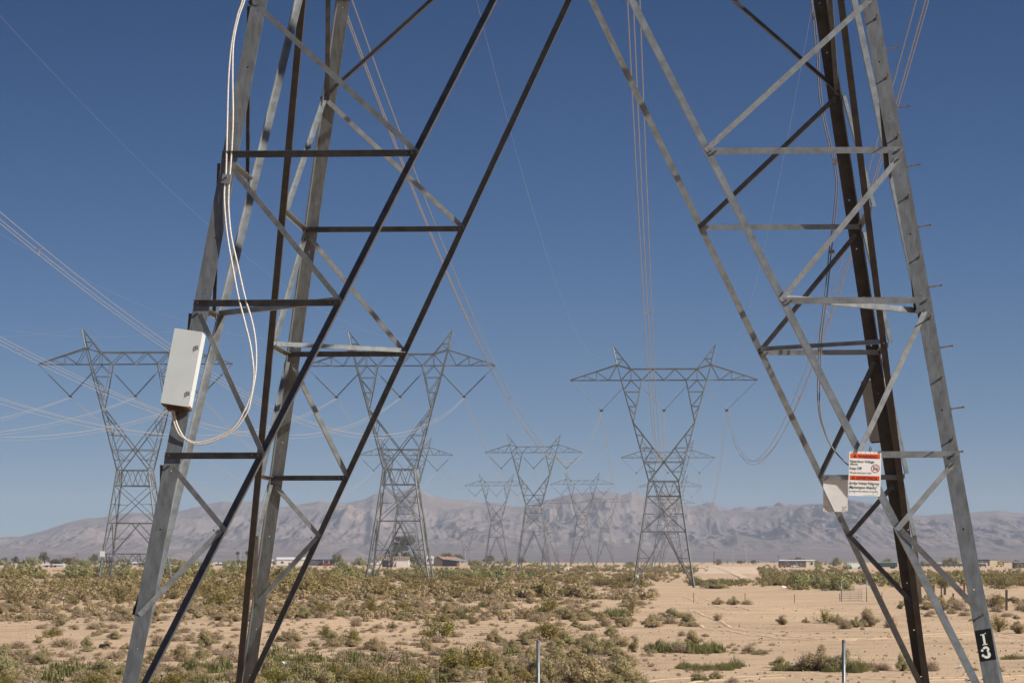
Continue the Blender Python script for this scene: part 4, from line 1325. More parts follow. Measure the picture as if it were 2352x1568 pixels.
LEAF = dict(salt='l_salt', sage='l_sage', dry='l_dry', creo='l_creo', olive='l_olive', green='l_green', palo='l_palo', dark='l_dark', euc='l_euc')
NAME = dict(salt='saltbush', sage='grey_shrub', dry='dry_bush', creo='creosote_bush', olive='creosote_bush', green='weed_clump', palo='thorn_tree', dark='broadleaf_tree', euc='gum_tree')
WORD = dict(salt='tan-grey saltbush', sage='grey-green soft shrub', dry='dry tan twiggy bush', creo='olive-green creosote bush', olive='brown-olive creosote bush', green='bright green weed clump', palo='yellow-green thorn tree', dark='dark leafy tree', euc='gum tree')
VAR = {}
for kd, nv in (('salt', 4), ('sage', 3), ('dry', 4), ('creo', 4), ('olive', 4), ('green', 3), ('palo', 4), ('dark', 3), ('euc', 1)):
    VAR[kd] = []
    for i in range(nv):
        f, st = plant_geo(kd, 100 + i * 7 + len(kd) * 31)
        VAR[kd].append((np_mesh('foliage', f[0], f[1], [M[LEAF[kd]]]), np_mesh('stems', st[0], st[1], [M['twig']])))
HR = dict(salt=0.58, sage=0.58, dry=0.50, creo=0.62, olive=0.62, green=0.5, palo=0.62, dark=0.78, euc=2.1)
placed = []


def plant(kd, loc, w, h, label, cat, group=None, stems=True, name=None):
    fm, sm = VAR[kd][rnd.randrange(len(VAR[kd]))]
    sc_ = (w, w, h / HR[kd]); rz = rnd.uniform(0, 6.28)
    if stems:
        o = bpy.data.objects.new(name or NAME[kd], None); link(o); o.empty_display_size = 0.2
        f = bpy.data.objects.new('crown' if kd in ('palo', 'dark', 'euc') else 'foliage', fm); link(f, o)
        s = bpy.data.objects.new('trunk' if kd in ('palo', 'dark', 'euc') else 'stems', sm); link(s, o)
    else:
        o = bpy.data.objects.new(name or NAME[kd], fm); link(o)
    o.location = loc; o.scale = sc_; o.rotation_euler = (0, 0, rz)
    tag(o, label, cat, group)
    return o


# landmarks for telling bushes apart
LM = [(300, 1450, 'the front left leg'), (575, 1480, 'the back left leg'), (430, 1440, 'the front left diagonal'), (690, 1440, 'the back left diagonal'), (1236, 1510, 'the central pipe post'),
      (1938, 1510, 'the right pipe post'), (2262, 1478, 'the painted number'), (1957, 1380, 'the gate'), (2095, 1450, 'the dark back right leg'), (2170, 1500, 'the front right diagonal'),
      (2035, 1500, 'the back right diagonal'), (146, 1389, 'the far left stake'), (795, 1387, 'the stake right of the back left diagonal'), (932, 1389, 'the stake below the tower left of centre'),
      (1062, 1382, 'the stake left of centre'), (1201, 1381, 'the stake at the centre'), (1360, 1378, 'the stake right of centre'), (1593, 1385, 'the stake on bare sand'), (240, 1488, 'the black block'),
      (1525, 1345, 'the foot of the largest far tower'), (2312, 1401, 'the tall timber post'), (2140, 1375, 'the close timber pair'), (919, 1334, 'the tower left of centre'), (30, 1560, 'the bottom left corner'),
      (2330, 1560, 'the bottom right corner')]
used = set()


def describe(kd, u, v, wpx):
    size = 'large' if wpx > 80 else 'broad' if wpx > 55 else 'medium' if wpx > 36 else 'small'
    ds = sorted(LM, key=lambda l: abs(l[0] - u) + 2.2 * abs(l[1] - v))

    def rel(l):
        a = []
        if abs(u - l[0]) > 14: a.append('right' if u > l[0] else 'left')
        dv = v - l[1]
        far_ = 'well ' if abs(u - l[0]) > 130 else 'just ' if abs(u - l[0]) < 45 else ''
        s_ = f'{far_}{a[0]} of {l[2]}' if a else f'in line with {l[2]}'
        if dv > 22: s_ += ', nearer the camera'
        elif dv < -22: s_ += ', farther back'
        return s_
    for l in ds[:4]:
        t = f'{size} {WORD[kd]} {rel(l)}'
        if t not in used and len(t.split()) <= 16: used.add(t); return t
    for l in ds[:3]:
        for l2 in ds[:7]:
            if l2 is l: continue
            t = f'{size} {WORD[kd]} {rel(l).split(",")[0]}, {"right" if u > l2[0] else "left"} of {l2[2]}'
            t = t.replace(' well ', ' ').replace(' just ', ' ')
            if t not in used and len(t.split()) <= 16: used.add(t); return t
    return f'{size} {WORD[kd]} {rel(ds[0])}'


HAND = [
    ('creo', 640, 1574, 84, 46), ('creo', 395, 1584, 90, 46), ('creo', 765, 1556, 66, 38), ('creo', 950, 1578, 90, 46), ('creo', 560, 1592, 90, 48), ('olive', 690, 1530, 50, 30), ('green', 470, 1545, 60, 26), ('creo', 1200, 1574, 60, 40),
    ('creo', 116, 1463, 46, 24), ('salt', 135, 1436, 62, 29), ('dry', 215, 1445, 42, 19), ('dry', 260, 1443, 34, 15), ('salt', 170, 1445, 26, 13), ('dry', 366, 1483, 52, 34), ('sage', 472, 1486, 58, 40),
    ('salt', 40, 1406, 62, 26), ('sage', 200, 1486, 42, 25), ('dry', 265, 1467, 24, 15), ('dry', 43, 1489, 54, 22), ('dry', 145, 1485, 74, 25), ('creo', 99, 1511, 40, 24), ('creo', 360, 1511, 48, 26),
    ('creo', 206, 1580, 96, 42), ('creo', 15, 1580, 64, 36), ('olive', 275, 1382, 84, 40), ('olive', 36, 1384, 70, 42), ('olive', 95, 1384, 48, 24), ('creo', 510, 1393, 104, 38),
    ('creo', 853, 1412, 54, 38), ('creo', 925, 1406, 42, 24), ('creo', 735, 1411, 48, 30), ('creo', 1042, 1402, 44, 22), ('creo', 1010, 1470, 98, 58), ('olive', 1084, 1433, 34, 24), ('creo', 810, 1480, 60, 38),
    ('creo', 748, 1463, 50, 26), ('salt', 919, 1424, 40, 13), ('salt', 902, 1442, 32, 16), ('dry', 818, 1438, 34, 27), ('creo', 1076, 1546, 140, 66), ('creo', 877, 1512, 34, 24), ('sage', 1060, 1560, 80, 34),
    ('creo', 850, 1588, 120, 54), ('sage', 725, 1586, 120, 60), ('creo', 1152, 1588, 60, 42), ('creo', 1256, 1409, 64, 36), ('creo', 1452, 1408, 40, 28), ('olive', 1208, 1422, 34, 22), ('green', 1412, 1414, 80, 20),
    ('olive', 1336, 1424, 30, 15), ('creo', 1255, 1470, 128, 40), ('salt', 1497, 1441, 58, 31), ('salt', 1434, 1439, 44, 29), ('dry', 1391, 1438, 37, 26), ('dry', 1540, 1432, 48, 19), ('sage', 1541, 1419, 68, 22),
    ('sage', 1580, 1429, 48, 22), ('olive', 1648, 1425, 27, 19), ('salt', 1650, 1388, 34, 16), ('sage', 1685, 1389, 40, 19), ('dry', 1715, 1388, 34, 14), ('salt', 1592, 1481, 60, 33), ('dry', 1566, 1460, 24, 15),
    ('salt', 1621, 1462, 25, 9), ('dry', 1721, 1499, 40, 24), ('salt', 1457, 1497, 42, 37), ('sage', 1405, 1506, 70, 36), ('salt', 1345, 1584, 140, 82), ('sage', 1405, 1586, 100, 40), ('sage', 1281, 1534, 64, 44), ('salt', 1215, 1525, 60, 36),
    ('sage', 1300, 1484, 66, 34), ('salt', 1345, 1500, 64, 32), ('creo', 1895, 1431, 50, 32), ('salt', 1925, 1434, 36, 24), ('dry', 1941, 1444, 40, 28), ('salt', 1995, 1439, 66, 40), ('sage', 1966, 1440, 36, 24), ('dry', 2045, 1441, 35, 31), ('salt', 1799, 1434, 39, 22),
    ('salt', 1851, 1430, 22, 13), ('dry', 1981, 1446, 15, 9), ('salt', 1885, 1540, 84, 56), ('dry', 1850, 1538, 60, 44), ('sage', 1940, 1541, 80, 48), ('green', 1975, 1542, 40, 28), ('sage', 1905, 1541, 60, 30), ('green', 1800, 1540, 60, 20), ('dry', 2026, 1539, 48, 22), ('sage', 2072, 1541, 50, 38),
    ('dry', 2141, 1541, 40, 30), ('creo', 2292, 1451, 64, 40), ('salt', 2338, 1454, 44, 30), ('dry', 2238, 1540, 27, 11), ('olive', 2299, 1542, 20, 15), ('green', 2330, 1513, 64, 13), ('salt', 2165, 1401, 44, 26), ('dry', 2200, 1402, 46, 30),
    ('salt', 2126, 1400, 52, 20), ('sage', 2068, 1398, 26, 19), ('dry', 2216, 1414, 38, 13), ('olive', 2283, 1396, 64, 37),
]
for kd, u, v, wpx, hpx in HAND:
    x, y, z = hit(u, v); k = y / F
    plant(kd, (x, y, z - 0.03), wpx * k, hpx * k * 1.08, describe(kd, u, v, wpx), 'bush' if kd != 'green' else 'weeds', None)
    placed.append((x, y, wpx * k / 2))

SCAT = [
    (-60, 570, 1512, 1590, 62, dict(salt=4, sage=3, dry=3), 0.6, 1.6), (-20, 570, 1466, 1512, 24, dict(salt=3, dry=4, sage=1), 0.5, 1.2), (-20, 600, 1425, 1465, 38, dict(salt=3, dry=4), 0.4, 1.0),
    (-20, 620, 1394, 1428, 92, dict(salt=5, dry=4, sage=1), 0.7, 1.6), (-20, 1000, 1372, 1396, 72, dict(salt=4, dry=4, olive=3), 0.8, 1.8), (600, 1190, 1502, 1590, 74, dict(salt=4, sage=2, dry=4, green=1), 0.5, 1.5),
    (570, 1190, 1470, 1502, 32, dict(salt=4, dry=3, sage=1, green=1), 0.6, 1.4), (570, 1100, 1425, 1470, 14, dict(dry=3, salt=2), 0.3, 0.9), (600, 1360, 1394, 1428, 78, dict(salt=5, dry=3, sage=2, green=1), 0.7, 1.7),
    (1000, 1480, 1366, 1394, 40, dict(salt=4, dry=4, olive=2), 0.8, 1.7), (1180, 1440, 1478, 1590, 60, dict(salt=5, sage=3, dry=3), 0.8, 1.8), (1190, 1420, 1440, 1480, 14, dict(salt=3, sage=2, dry=2), 0.6, 1.2),
    (1250, 1600, 1414, 1446, 22, dict(salt=4, sage=2, dry=3), 0.6, 1.3), (1490, 1660, 1490, 1500, 26, dict(green=5, dry=3, sage=2), 0.5, 1.2), (1665, 1760, 1494, 1503, 12, dict(dry=3, green=2), 0.3, 0.7),
    (1552, 1690, 1530, 1540, 20, dict(green=6, dry=1), 0.4, 0.9), (1790, 1990, 1530, 1546, 14, dict(sage=3, green=3, dry=2), 0.5, 1.1), (1440, 2380, 1390, 1575, 46, dict(dry=5, salt=2, green=1), 0.12, 0.36),
    (2080, 2380, 1388, 1422, 26, dict(salt=4, dry=4, sage=1), 0.6, 1.5), (1990, 2160, 1528, 1546, 8, dict(dry=2, green=2), 0.3, 0.7), (1410, 1720, 1552, 1592, 9, dict(dry=2, green=2, sage=1), 0.4, 0.9),
    (2230, 2380, 1408, 1432, 7, dict(salt=2, dry=2), 0.5, 1.1),
]
GRPS = dict(salt='tan-grey saltbushes scattered over the sandy flat', sage='grey-green shrubs scattered over the sandy flat', dry='dry twiggy bushes scattered over the sandy flat', creo='creosote bushes scattered over the flat',
            olive='brown-olive creosote bushes scattered over the flat', green='green weed clumps scattered over the flat')
SLAB = dict(salt='unremarkable tan-grey saltbush, one of many alike on the sandy flat', sage='unremarkable grey-green shrub, one of many alike on the sandy flat', dry='unremarkable dry twiggy bush, one of many alike on the sandy flat',
            olive='unremarkable brown-olive creosote bush, one of many alike on the flat', green='unremarkable low green weed clump, one of many alike on the flat')
for (u0, u1, v0, v1, n, mixk, s0, s1) in SCAT:
    ks, ws = list(mixk), list(mixk.values()); done = 0; tries = 0
    while done < n and tries < n * 12:
        tries += 1
        u, v = rnd.uniform(u0, u1), rnd.uniform(v0, v1)
        x, y, z = hit(u, v); kd = rnd.choices(ks, ws)[0]; w = s0 + (s1 - s0) * rnd.random() ** 1.6
        if any((x - a) ** 2 + (y - b_) ** 2 < (0.55 * (c_ + w / 2)) ** 2 for a, b_, c_ in placed): continue
        placed.append((x, y, w / 2)); done += 1
        plant(kd, (x, y, z - 0.03), w, w * HR[kd] * rnd.uniform(0.6, 1.0), SLAB[kd], 'bush' if kd != 'green' else 'weeds', GRPS[kd], stems=w > 0.6)

# mid-distance thorn trees, told apart one by one
PALO = [('palo', 186, 1328, 74, 40), ('palo', 26, 1322, 58, 28), ('palo', 131, 1327, 46, 16), ('palo', 290, 1331, 76, 36), ('palo', 352, 1331, 60, 30), ('palo', 418, 1326, 72, 46), ('palo', 478, 1330, 60, 34), ('palo', 545, 1322, 90, 38),
        ('palo', 650, 1331, 66, 44), ('palo', 786, 1306, 40, 28), ('palo', 765, 1331, 72, 30), ('palo', 815, 1331, 60, 28), ('palo', 936, 1329, 70, 24), ('palo', 1030, 1328, 72, 30), ('palo', 1085, 1332, 66, 28), ('palo', 1130, 1331, 50, 24),
        ('palo', 1198, 1332, 56, 26), ('sage', 1640, 1351, 84, 22), ('palo', 1832, 1354, 76, 54), ('palo', 1925, 1355, 84, 48), ('palo', 1880, 1352, 60, 40), ('palo', 2115, 1347, 56, 34), ('olive', 1780, 1342, 50, 26), ('olive', 2170, 1350, 70, 34), ('olive', 2300, 1352, 80, 34),
        ('olive', 2060, 1348, 60, 28), ('palo', 2240, 1342, 60, 30), ('olive', 1440, 1338, 70, 26), ('olive', 1380, 1345, 60, 22), ('olive', 720, 1348, 90, 30), ('olive', 640, 1352, 80, 30), ('olive', 860, 1352, 80, 28), ('olive', 980, 1352, 80, 28), ('olive', 560, 1352, 80, 28)]
LMF = [(97, 1300, 'the long white building at left'), (206, 1290, 'the far left tower'), (315, 1285, 'the cypress pair'), (360, 1350, 'the front left leg'), (430, 1330, 'the foot of the split-based tower'), (575, 1350, 'the back left leg'), (660, 1290, 'the white house'), (735, 1290, 'the dark-roofed house'), (900, 1290, 'the ruined white house'),
       (1040, 1290, 'the brown shed'), (1226, 1330, 'the middle tower'), (1525, 1345, 'the largest far tower'), (1690, 1340, 'the dirt track'), (1830, 1300, 'the trailer home'), (1957, 1350, 'the gate'), (2035, 1300, 'the teal trailer'), (2140, 1345, 'the timber pair'), (2260, 1300, 'the cream-ended house')]


def describe2(word, u, v):
    ds = sorted(LMF, key=lambda l: abs(l[0] - u))
    for fmt in ('{w} {r} of {a}', '{w} {r} of {a}, {r2} of {b}', '{w} farther {r} of {a}, {r2} of {b}', '{w} nearer the camera, {r} of {a}, {r2} of {b}'):
        for i, a in enumerate(ds[:3]):
            b_ = ds[(i + 1) % 3]
            t = fmt.format(w=word, r='right' if u > a[0] else 'left', a=a[2], r2='right' if u > b_[0] else 'left', b=b_[2])
            if t not in used and len(t.split()) <= 16: used.add(t); return t
    return t


for kd, u, v, wpx, hpx in PALO:
    x, y, z = hit(u, v); k = y / F
    plant(kd, (x, y, z - 0.1), wpx * k, hpx * k, describe2(('low ' if hpx < 27 else 'tall ' if hpx > 40 else '') + WORD[kd], u, v), 'tree' if kd == 'palo' else 'bush')

# horizon trees, with trunk and limbs
def far_xyz(u, v, cap=2300):
    x, y, z = hit(u, v)
    if y > cap: y = cap; x = (u - U0) / F * y; z = gz(x, y)
    return x, y, z


def tree(u, vt, vb, wpx, kd, label, trunk=0.10, name=None):
    x, y, z = far_xyz(u, vb); k = y / F; h = (vb - vt) * k; w = wpx * k * 1.3
    h = max(h, (V0 - vt) * k - z)
    r = thing(name or NAME[kd], label, 'tree', (x, y, z))
    fm, sm = VAR[kd][rnd.randrange(len(VAR[kd]))]
    f = bpy.data.objects.new('crown', fm); link(f, r)
    zb = h * trunk * 0.3; f.location = (0, 0, zb); f.scale = (w, w, (h - zb) / HR[kd]); f.rotation_euler = (0, 0, rnd.uniform(0, 6))
    mb = MB(); mb.tube([(0, 0, -0.4), (w * .02, 0, h * .3), (-w * .01, 0, h * .7)], [w * .04 + .08, w * .03 + .06, .05], 7)
    for i in range(5):
        a = i * 1.3; mb.tube([(0, 0, h * (.25 + .06 * i)), (math.cos(a) * w * .25, math.sin(a) * w * .25, h * (.5 + .06 * i))], [w * .018 + .04, .03], 5)
    mb.build('trunk', M['bark'], r)
    return r


tree(923, 1225, 1297, 46, 'euc', 'tall dark gum tree towering over the ruined white house')
TR = [(12, 1277, 1297, 13, 'dark', 'small dark pine at the left edge of the horizon'), (36, 1273, 1297, 18, 'dark', 'dark pine between the left edge and the cottonwood'), (102, 1261, 1298, 26, 'dark', 'tall round-headed cottonwood above the long white building'),
      (76, 1272, 1298, 38, 'palo', 'grey-green bushy tree left of the cottonwood'), (158, 1276, 1300, 44, 'dark', 'dark spreading tree left of the red-brown pole'), (216, 1267, 1298, 22, 'dark', 'round dark tree beside the far left tower'), (130, 1280, 1300, 40, 'dark', 'low dark tree right of the cottonwood'), (195, 1281, 1300, 36, 'palo', 'low olive tree between the pole and the far left tower'),
      (345, 1284, 1302, 60, 'palo', 'olive tree band right of the cypress pair'), (612, 1283, 1300, 30, 'dark', 'dark tree left of the white house'), (773, 1267, 1300, 26, 'dark', 'round dark tree right of the dark-roofed house'), (826, 1273, 1298, 32, 'palo', 'thin-leaved tree left of the ruined white house'), (950, 1273, 1297, 24, 'dark', 'dark tree right of the gum tree'),
      (968, 1275, 1297, 22, 'palo', 'reddish thin tree behind the camper van'), (1030, 1264, 1296, 44, 'dark', 'broad dark tree behind the brown shed'), (1052, 1268, 1296, 30, 'dark', 'dark tree at the right end of the brown shed'), (1004, 1271, 1295, 22, 'palo', 'sparse tree behind the brown shed gable'), (1092, 1280, 1299, 34, 'palo', 'olive tree just right of the brown shed'), (1124, 1271, 1296, 30, 'dark', 'round dark tree halfway between the shed and the middle tower'),
      (1164, 1273, 1298, 26, 'palo', 'olive tree left of the middle tower'), (1198, 1277, 1298, 22, 'dark', 'dark tree at the foot of the middle tower'), (1450, 1286, 1299, 30, 'palo', 'low olive tree left of the largest far tower'), (1650, 1278, 1297, 20, 'palo', 'pointed green tree above the dirt track'), (1702, 1284, 1296, 18, 'dark', 'small round tree right of the dirt track'),
      (1730, 1283, 1296, 14, 'dark', 'smaller round tree between the track and the trailer home'), (1818, 1276, 1290, 22, 'palo', 'olive tree behind the left half of the trailer home'), (1836, 1275, 1290, 24, 'dark', 'dark tree behind the trailer home'), (1876, 1280, 1302, 22, 'palo', 'olive tree at the cream end of the trailer home'), (1922, 1272, 1300, 24, 'palo', 'pale sparse tree between trailer home and green truck'),
      (2040, 1276, 1296, 28, 'palo', 'yellowish tree behind the teal trailer'), (2138, 1280, 1297, 10, 'dark', 'small narrow green tree left of the leafy mound'), (2184, 1272, 1300, 42, 'palo', 'wide green leafy mound left of the front right leg'), (2120, 1284, 1298, 24, 'palo', 'olive tree behind the dark wall'), (2338, 1280, 1298, 22, 'palo', 'olive tree at the right edge of the horizon'), (2100, 1284, 1298, 18, 'palo', 'small olive tree right of the teal trailer')]
for a in TR: tree(*a)


def slim_tree(u, vt, vb, wpx, palm, label):
    x, y, z = far_xyz(u, vb); k = y / F; h = max((vb - vt) * k, (V0 - vt) * k - z); w = wpx * k
    r = thing('palm_tree' if palm else 'cypress_tree', label, 'tree', (x, y, z))
    mb = MB(); mb.tube([(0, 0, -.3), (0, 0, h * .85)], [w * .09 + .08, w * .06 + .06], 7); mb.build('trunk', M['bark'], r)
    q = np.random.default_rng(int(u))
    if palm:
        n = 260; d = q.normal(0, 1, (n, 3)); d /= np.linalg.norm(d, axis=1, keepdims=True); p = np.tile([0, 0, h * .84], (n, 1)); e = p + d * [w * .5, w * .5, w * .45] - [0, 0, w * .08]
        v, f = strips(p, e, w * .03, q)
    else:
        n = 500; t = q.uniform(0.05, 1, n); a = q.uniform(0, 6.28, n); rr = w * .5 * (1 - t) ** .6 * q.uniform(.5, 1, n)
        c = np.stack([rr * np.cos(a), rr * np.sin(a), t * h], 1); v, f = leaf_quads(c, np.stack([np.cos(a), np.sin(a), a * 0 + .4], 1), w * .1, 1.4, q)
    link(bpy.data.objects.new('crown', np_mesh('crown', v, f, [M['l_dark']])), r)


slim_tree(316.5, 1271, 1293, 4, False, 'left one of two slim cypresses behind the far left tower')
slim_tree(322, 1271, 1293, 4, False, 'right one of two slim cypresses behind the far left tower')
slim_tree(678, 1273, 1284, 3, False, 'tiny cypress rising over the white house roof')
slim_tree(546, 1264, 1293, 11, True, 'shaggy palm just left of the back left leg')
slim_tree(569, 1263, 1293, 13, True, 'shaggy palm right behind the back left leg')

# ------------------------------------------------------------------ poles
def pole(u, vt, vb, m, label, arm=False):
    x, y, z = far_xyz(u, vb, 1900); k = y / F; h = max((vb - vt) * k, (V0 - vt) * k - z)
    r = thing('utility_pole', label, 'utility pole', (x, y, z), 'utility poles along the horizon')
    mb = MB(); mb.tube([(0, 0, -.3), (0, 0, h)], [.22, .15], 6); mb.build('shaft', m, r)
    if arm: mb = MB(); mb.bar((-1.3, 0, h - .6), (1.3, 0, h - .6), .14); mb.build('crossbar', m, r)


for a in [(177, 1268, 1295, M['pole'], 'tall red-brown pole left of the far left tower', False), (442, 1265, 1292, M['pole'], 'red-brown pole right of the front left leg', False), (61, 1275, 1293, M['pole'], 'short dark pole left of the cottonwood', False),
          (138, 1274, 1292, M['pole'], 'short dark pole right of the cottonwood', False), (300, 1265, 1297, M['polegrey'], 'pale pole inside the far left tower', True), (552, 1264, 1292, M['polegrey'], 'grey pole with crossbar beside the palms', True), (761, 1263, 1293, M['polegrey'], 'grey pole behind the dark-roofed house', False),
          (834, 1268, 1293, M['polegrey'], 'pale lamp pole left of the ruined white house', True), (827, 1272, 1293, M['polegrey'], 'thin pale pole close beside the lamp pole', False), (1013, 1262, 1292, M['polegrey'], 'thin pale pole above the brown shed gable', False), (1069, 1262, 1293, M['polegrey'], 'pale pole at the right end of the brown shed', False),
          (1640, 1266, 1292, M['pole'], 'thin dark pole right of the largest far tower', False), (1683, 1259, 1290, M['polegrey'], 'thin grey pole above the dirt track', True), (1714, 1260, 1290, M['polegrey'], 'thin grey pole between the track and the trailer home', True), (1788, 1275, 1292, M['pole'], 'thin pole at the left end of the trailer home', True),
          (1904, 1278, 1296, M['polegrey'], 'short pale pole right of the trailer home', False), (2143, 1275, 1292, M['polegrey'], 'short lamp pole left of the leafy mound', False), (2190, 1262, 1290, M['polegrey'], 'tall thin pole behind the leafy mound', True), (2252, 1262, 1284, M['polegrey'], 'thin mast behind the cream-ended house', False)]:
    pole(*a)

# ------------------------------------------------------------------ buildings and vehicles
def house(u0, u1, vr, ve, vb, wall, roof, label, name='house', depth=9, cat='house', wins=(), door=None, gable=False, cap=1750, over=0.4, end_wall=None):
    uc = (u0 + u1) / 2; x, y, z = far_xyz(uc, vb, cap); k = y / F; W = (u1 - u0) * k
    he = (V0 - ve) * k - z; hr = (V0 - vr) * k - z
    r = thing(name, label, cat, (x, y, z))
    mb = MB(); mb.box((0, depth / 2, he / 2 - .2), (W, depth, he + .4)); mb.build('wall', wall, r)
    if end_wall:
        f_, m_ = end_wall; mb = MB(); mb.box((W / 2 - W * f_ / 2 + .03, depth / 2 - .03, he / 2 - .2), (W * f_, depth + .06, he + .36)); mb.build('end_wall', m_, r)
    mb = MB(); o = over
    if gable:      # gable end faces the camera
        vs = [(-W / 2 - o, -o, he), (W / 2 + o, -o, he), (0, -o, hr), (-W / 2 - o, depth + o, he), (W / 2 + o, depth + o, he), (0, depth + o, hr)]
        mb.add(vs, [(0, 1, 2), (5, 4, 3), (0, 2, 5, 3), (1, 4, 5, 2), (0, 3, 4, 1)])
    else:
        vs = [(-W / 2 - o, -o, he), (W / 2 + o, -o, he), (W / 2 + o, depth / 2, hr), (-W / 2 - o, depth / 2, hr), (-W / 2 - o, depth + o, he), (W / 2 + o, depth + o, he)]
        mb.add(vs, [(0, 1, 2, 3), (3, 2, 5, 4), (0, 3, 4), (1, 5, 2), (0, 4, 5, 1)])
    mb.build('roof', roof, r)
    for (t, zz, ww, hh) in wins:
        mb = MB(); mb.box((-W / 2 + W * t, -.06, he * zz), (ww + .2, .1, hh + .2)); fr = mb.build('window', M['wallw'], r)
        mb = MB(); mb.box((-W / 2 + W * t, -.12, he * zz), (ww, .06, hh)); mb.build('pane', M['glass'], fr)
    if door is not None:
        mb = MB(); mb.box((-W / 2 + W * door, -.06, 1.0), (1.0, .1, 2.0)); mb.build('door', M['adobe'], r)
    return r, W, he, hr, k


house(98, 146, 1294.5, 1297, 1302.5, M['wallw'], M['roofw'], 'long low white building under the cottonwood at far left', wins=((.2, .6, 1.2, .8), (.6, .6, 1.2, .8)), door=.42, depth=6)
house(302, 328, 1290, 1292.5, 1298, M['wallw'], M['roofw'], 'small white building right of the far left tower', name='shed', wins=((.3, .6, 1, .8),), door=.7, depth=6)
house(26, 36, 1294, 1296, 1300, M['wallw'], M['roofw'], 'tiny white shed at the left edge', name='shed', depth=4, door=.5)
house(494, 509, 1291, 1294, 1298, M['wallb'], M['roofw'], 'small house with a bright white roof beside the front left diagonal', depth=6, door=.5)
house(588, 626, 1284, 1286.5, 1294, M['wallw'], M['roofw'], 'low white building hidden behind the back left diagonal', depth=7, wins=((.5, .5, 1.4, 1),))
house(636, 700, 1279, 1284, 1295, M['wallw'], M['roofw'], 'long white house with a pale metal roof right of the back left leg', depth=8, wins=((.2, .55, 1.4, 1.1), (.7, .55, 1.4, 1.1)), door=.45)
hr_ = house(706, 770, 1277, 1284, 1296, M['wallg'], M['roofg'], 'dark grey house with an open carport right of the white house', depth=9, wins=((.2, .5, 1.2, 1.0),), door=.35)
mb = MB(); W, he, k = hr_[1], hr_[2], hr_[4]
mb.box((W * .32, -3.2, he * .86), (W * .5, 6.0, .25)); mb.build('carport_roof', M['roofg'], hr_[0])
for t in (.1, .3, .55):
    mb = MB(); mb.box((W * t, -6.0, he * .43), (.25, .25, he * .86)); mb.build('carport_post', M['wallw'], hr_[0])
# ruined white house with bare rafters
x, y, z = far_xyz(901, 1298, 1500); k = y / F; W = 76 * k; he = (V0 - 1285.4) * k - z; hr = (V0 - 1278.2) * k - z
ru_ = thing('ruined_house', 'ruined white house with bare yellowish rafters and a brown recessed front', 'house', (x, y, z))
for (a, b_, m_, yy) in ((-.5, -.32, 'wallw', 0), (-.32, .02, 'adobe', 1.6), (.02, .5, 'wallw', 0)):
    mb = MB(); mb.box(((a + b_) / 2 * W, 4 + yy / 2, he / 2 - .2), ((b_ - a) * W - .02, 8 - yy, he + .4)); mb.build('wall', M[m_], ru_)
for t in (-.26, -.15, -.04):
    mb = MB(); mb.box((t * W, 1.5, he * .42), (1.1, .12, he * .84)); mb.build('doorway', M['glass'], ru_)
mb = MB(); mb.add([(.02 * W, -.03, 0), (.12 * W, -.03, 0), (.12 * W, -.03, he * .9)], [(0, 1, 2)]); mb.build('broken_plaster', M['adobe'], ru_)
mb = MB(); mb.box((0, -.15, he + .12), (W * 1.02, .25, .3)); mb.box((0, 4, hr), (W * 1.0, .2, .25)); mb.box((0, 8.1, he + .12), (W * 1.02, .25, .3)); mb.build('roof_beam', M['timber'], ru_)
for i in range(20):
    t = -.5 + i / 19; mb = MB(); mb.bar((t * W, -.4, he + .25), (t * W + .02, 4, hr + .14), .22); mb.bar((t * W, 4, hr + .14), (t * W, 8.4, he + .25), .22); mb.build('rafter', M['timber'], ru_)
mb = MB(); mb.add([(-.5 * W, .2, he + .15), (.5 * W, .2, he + .15), (.5 * W, 4, hr - .1), (-.5 * W, 4, hr - .1)], [(0, 1, 2, 3)]); mb.build('underlay', M['wallg'], ru_)
# brown shed with lean-to
x, y, z = far_xyz(1006, 1296, 1600); k = y / F; z0_ = z; W = 20 * k; he = (V0 - 1283.5) * k - z; hr = (V0 - 1278) * k - z; Lr = 42 * k
sh = thing('farm_shed', 'brown shed with a reddish roof and a long grey lean-to on its right side', 'shed', (x, y, z))
mb = MB(); mb.add([(-W / 2, 0, -.3), (W / 2, 0, -.3), (W / 2, 0, he), (0, 0, hr), (-W / 2, 0, he), (-W / 2 + Lr * .9, 9, -.3), (W / 2 + Lr * .9, 9, -.3), (W / 2 + Lr * .9, 9, he), (Lr * .9, 9, hr), (-W / 2 + Lr * .9, 9, he)],
                  [(0, 1, 2, 3, 4), (9, 8, 7, 6, 5), (0, 4, 9, 5), (1, 6, 7, 2)]); mb.build('wall', M['wallb'], sh)
mb = MB(); mb.add([(0, -.3, hr + .1), (Lr * .9, 9.3, hr + .1), (W / 2 + Lr + .3, 9.3, he + .1), (W / 2 + .2, -.3, he + .1), (-W / 2 - .3, -.3, he), (-W / 2 + Lr * .9 - .3, 9.3, he)], [(0, 3, 2, 1), (0, 1, 5, 4)]); mb.build('roof', M['roofr'], sh)
mb = MB(); zl = (V0 - 1287.5) * k - z; mb.add([(W / 2 + .2, -.2, he + .05), (W / 2 + Lr + .3, 9.0, he + .05), (W / 2 + 60 * k, 5, zl), (W / 2 + 40 * k, -3.2, zl)], [(0, 3, 2, 1)]); mb.build('lean_to_roof', M['rooft'], sh)
mb = MB(); mb.box((W / 2 + 20 * k, 1.2, zl * .48), (36 * k, .3, zl * .96)); mb.build('lean_to_wall', M['wallg'], sh)
for t in (40, 57):
    mb = MB(); mb.box((W / 2 + t * k, -2.2, zl * .45), (.3, .3, zl * .98)); mb.build('lean_to_post', M['timber'], sh)
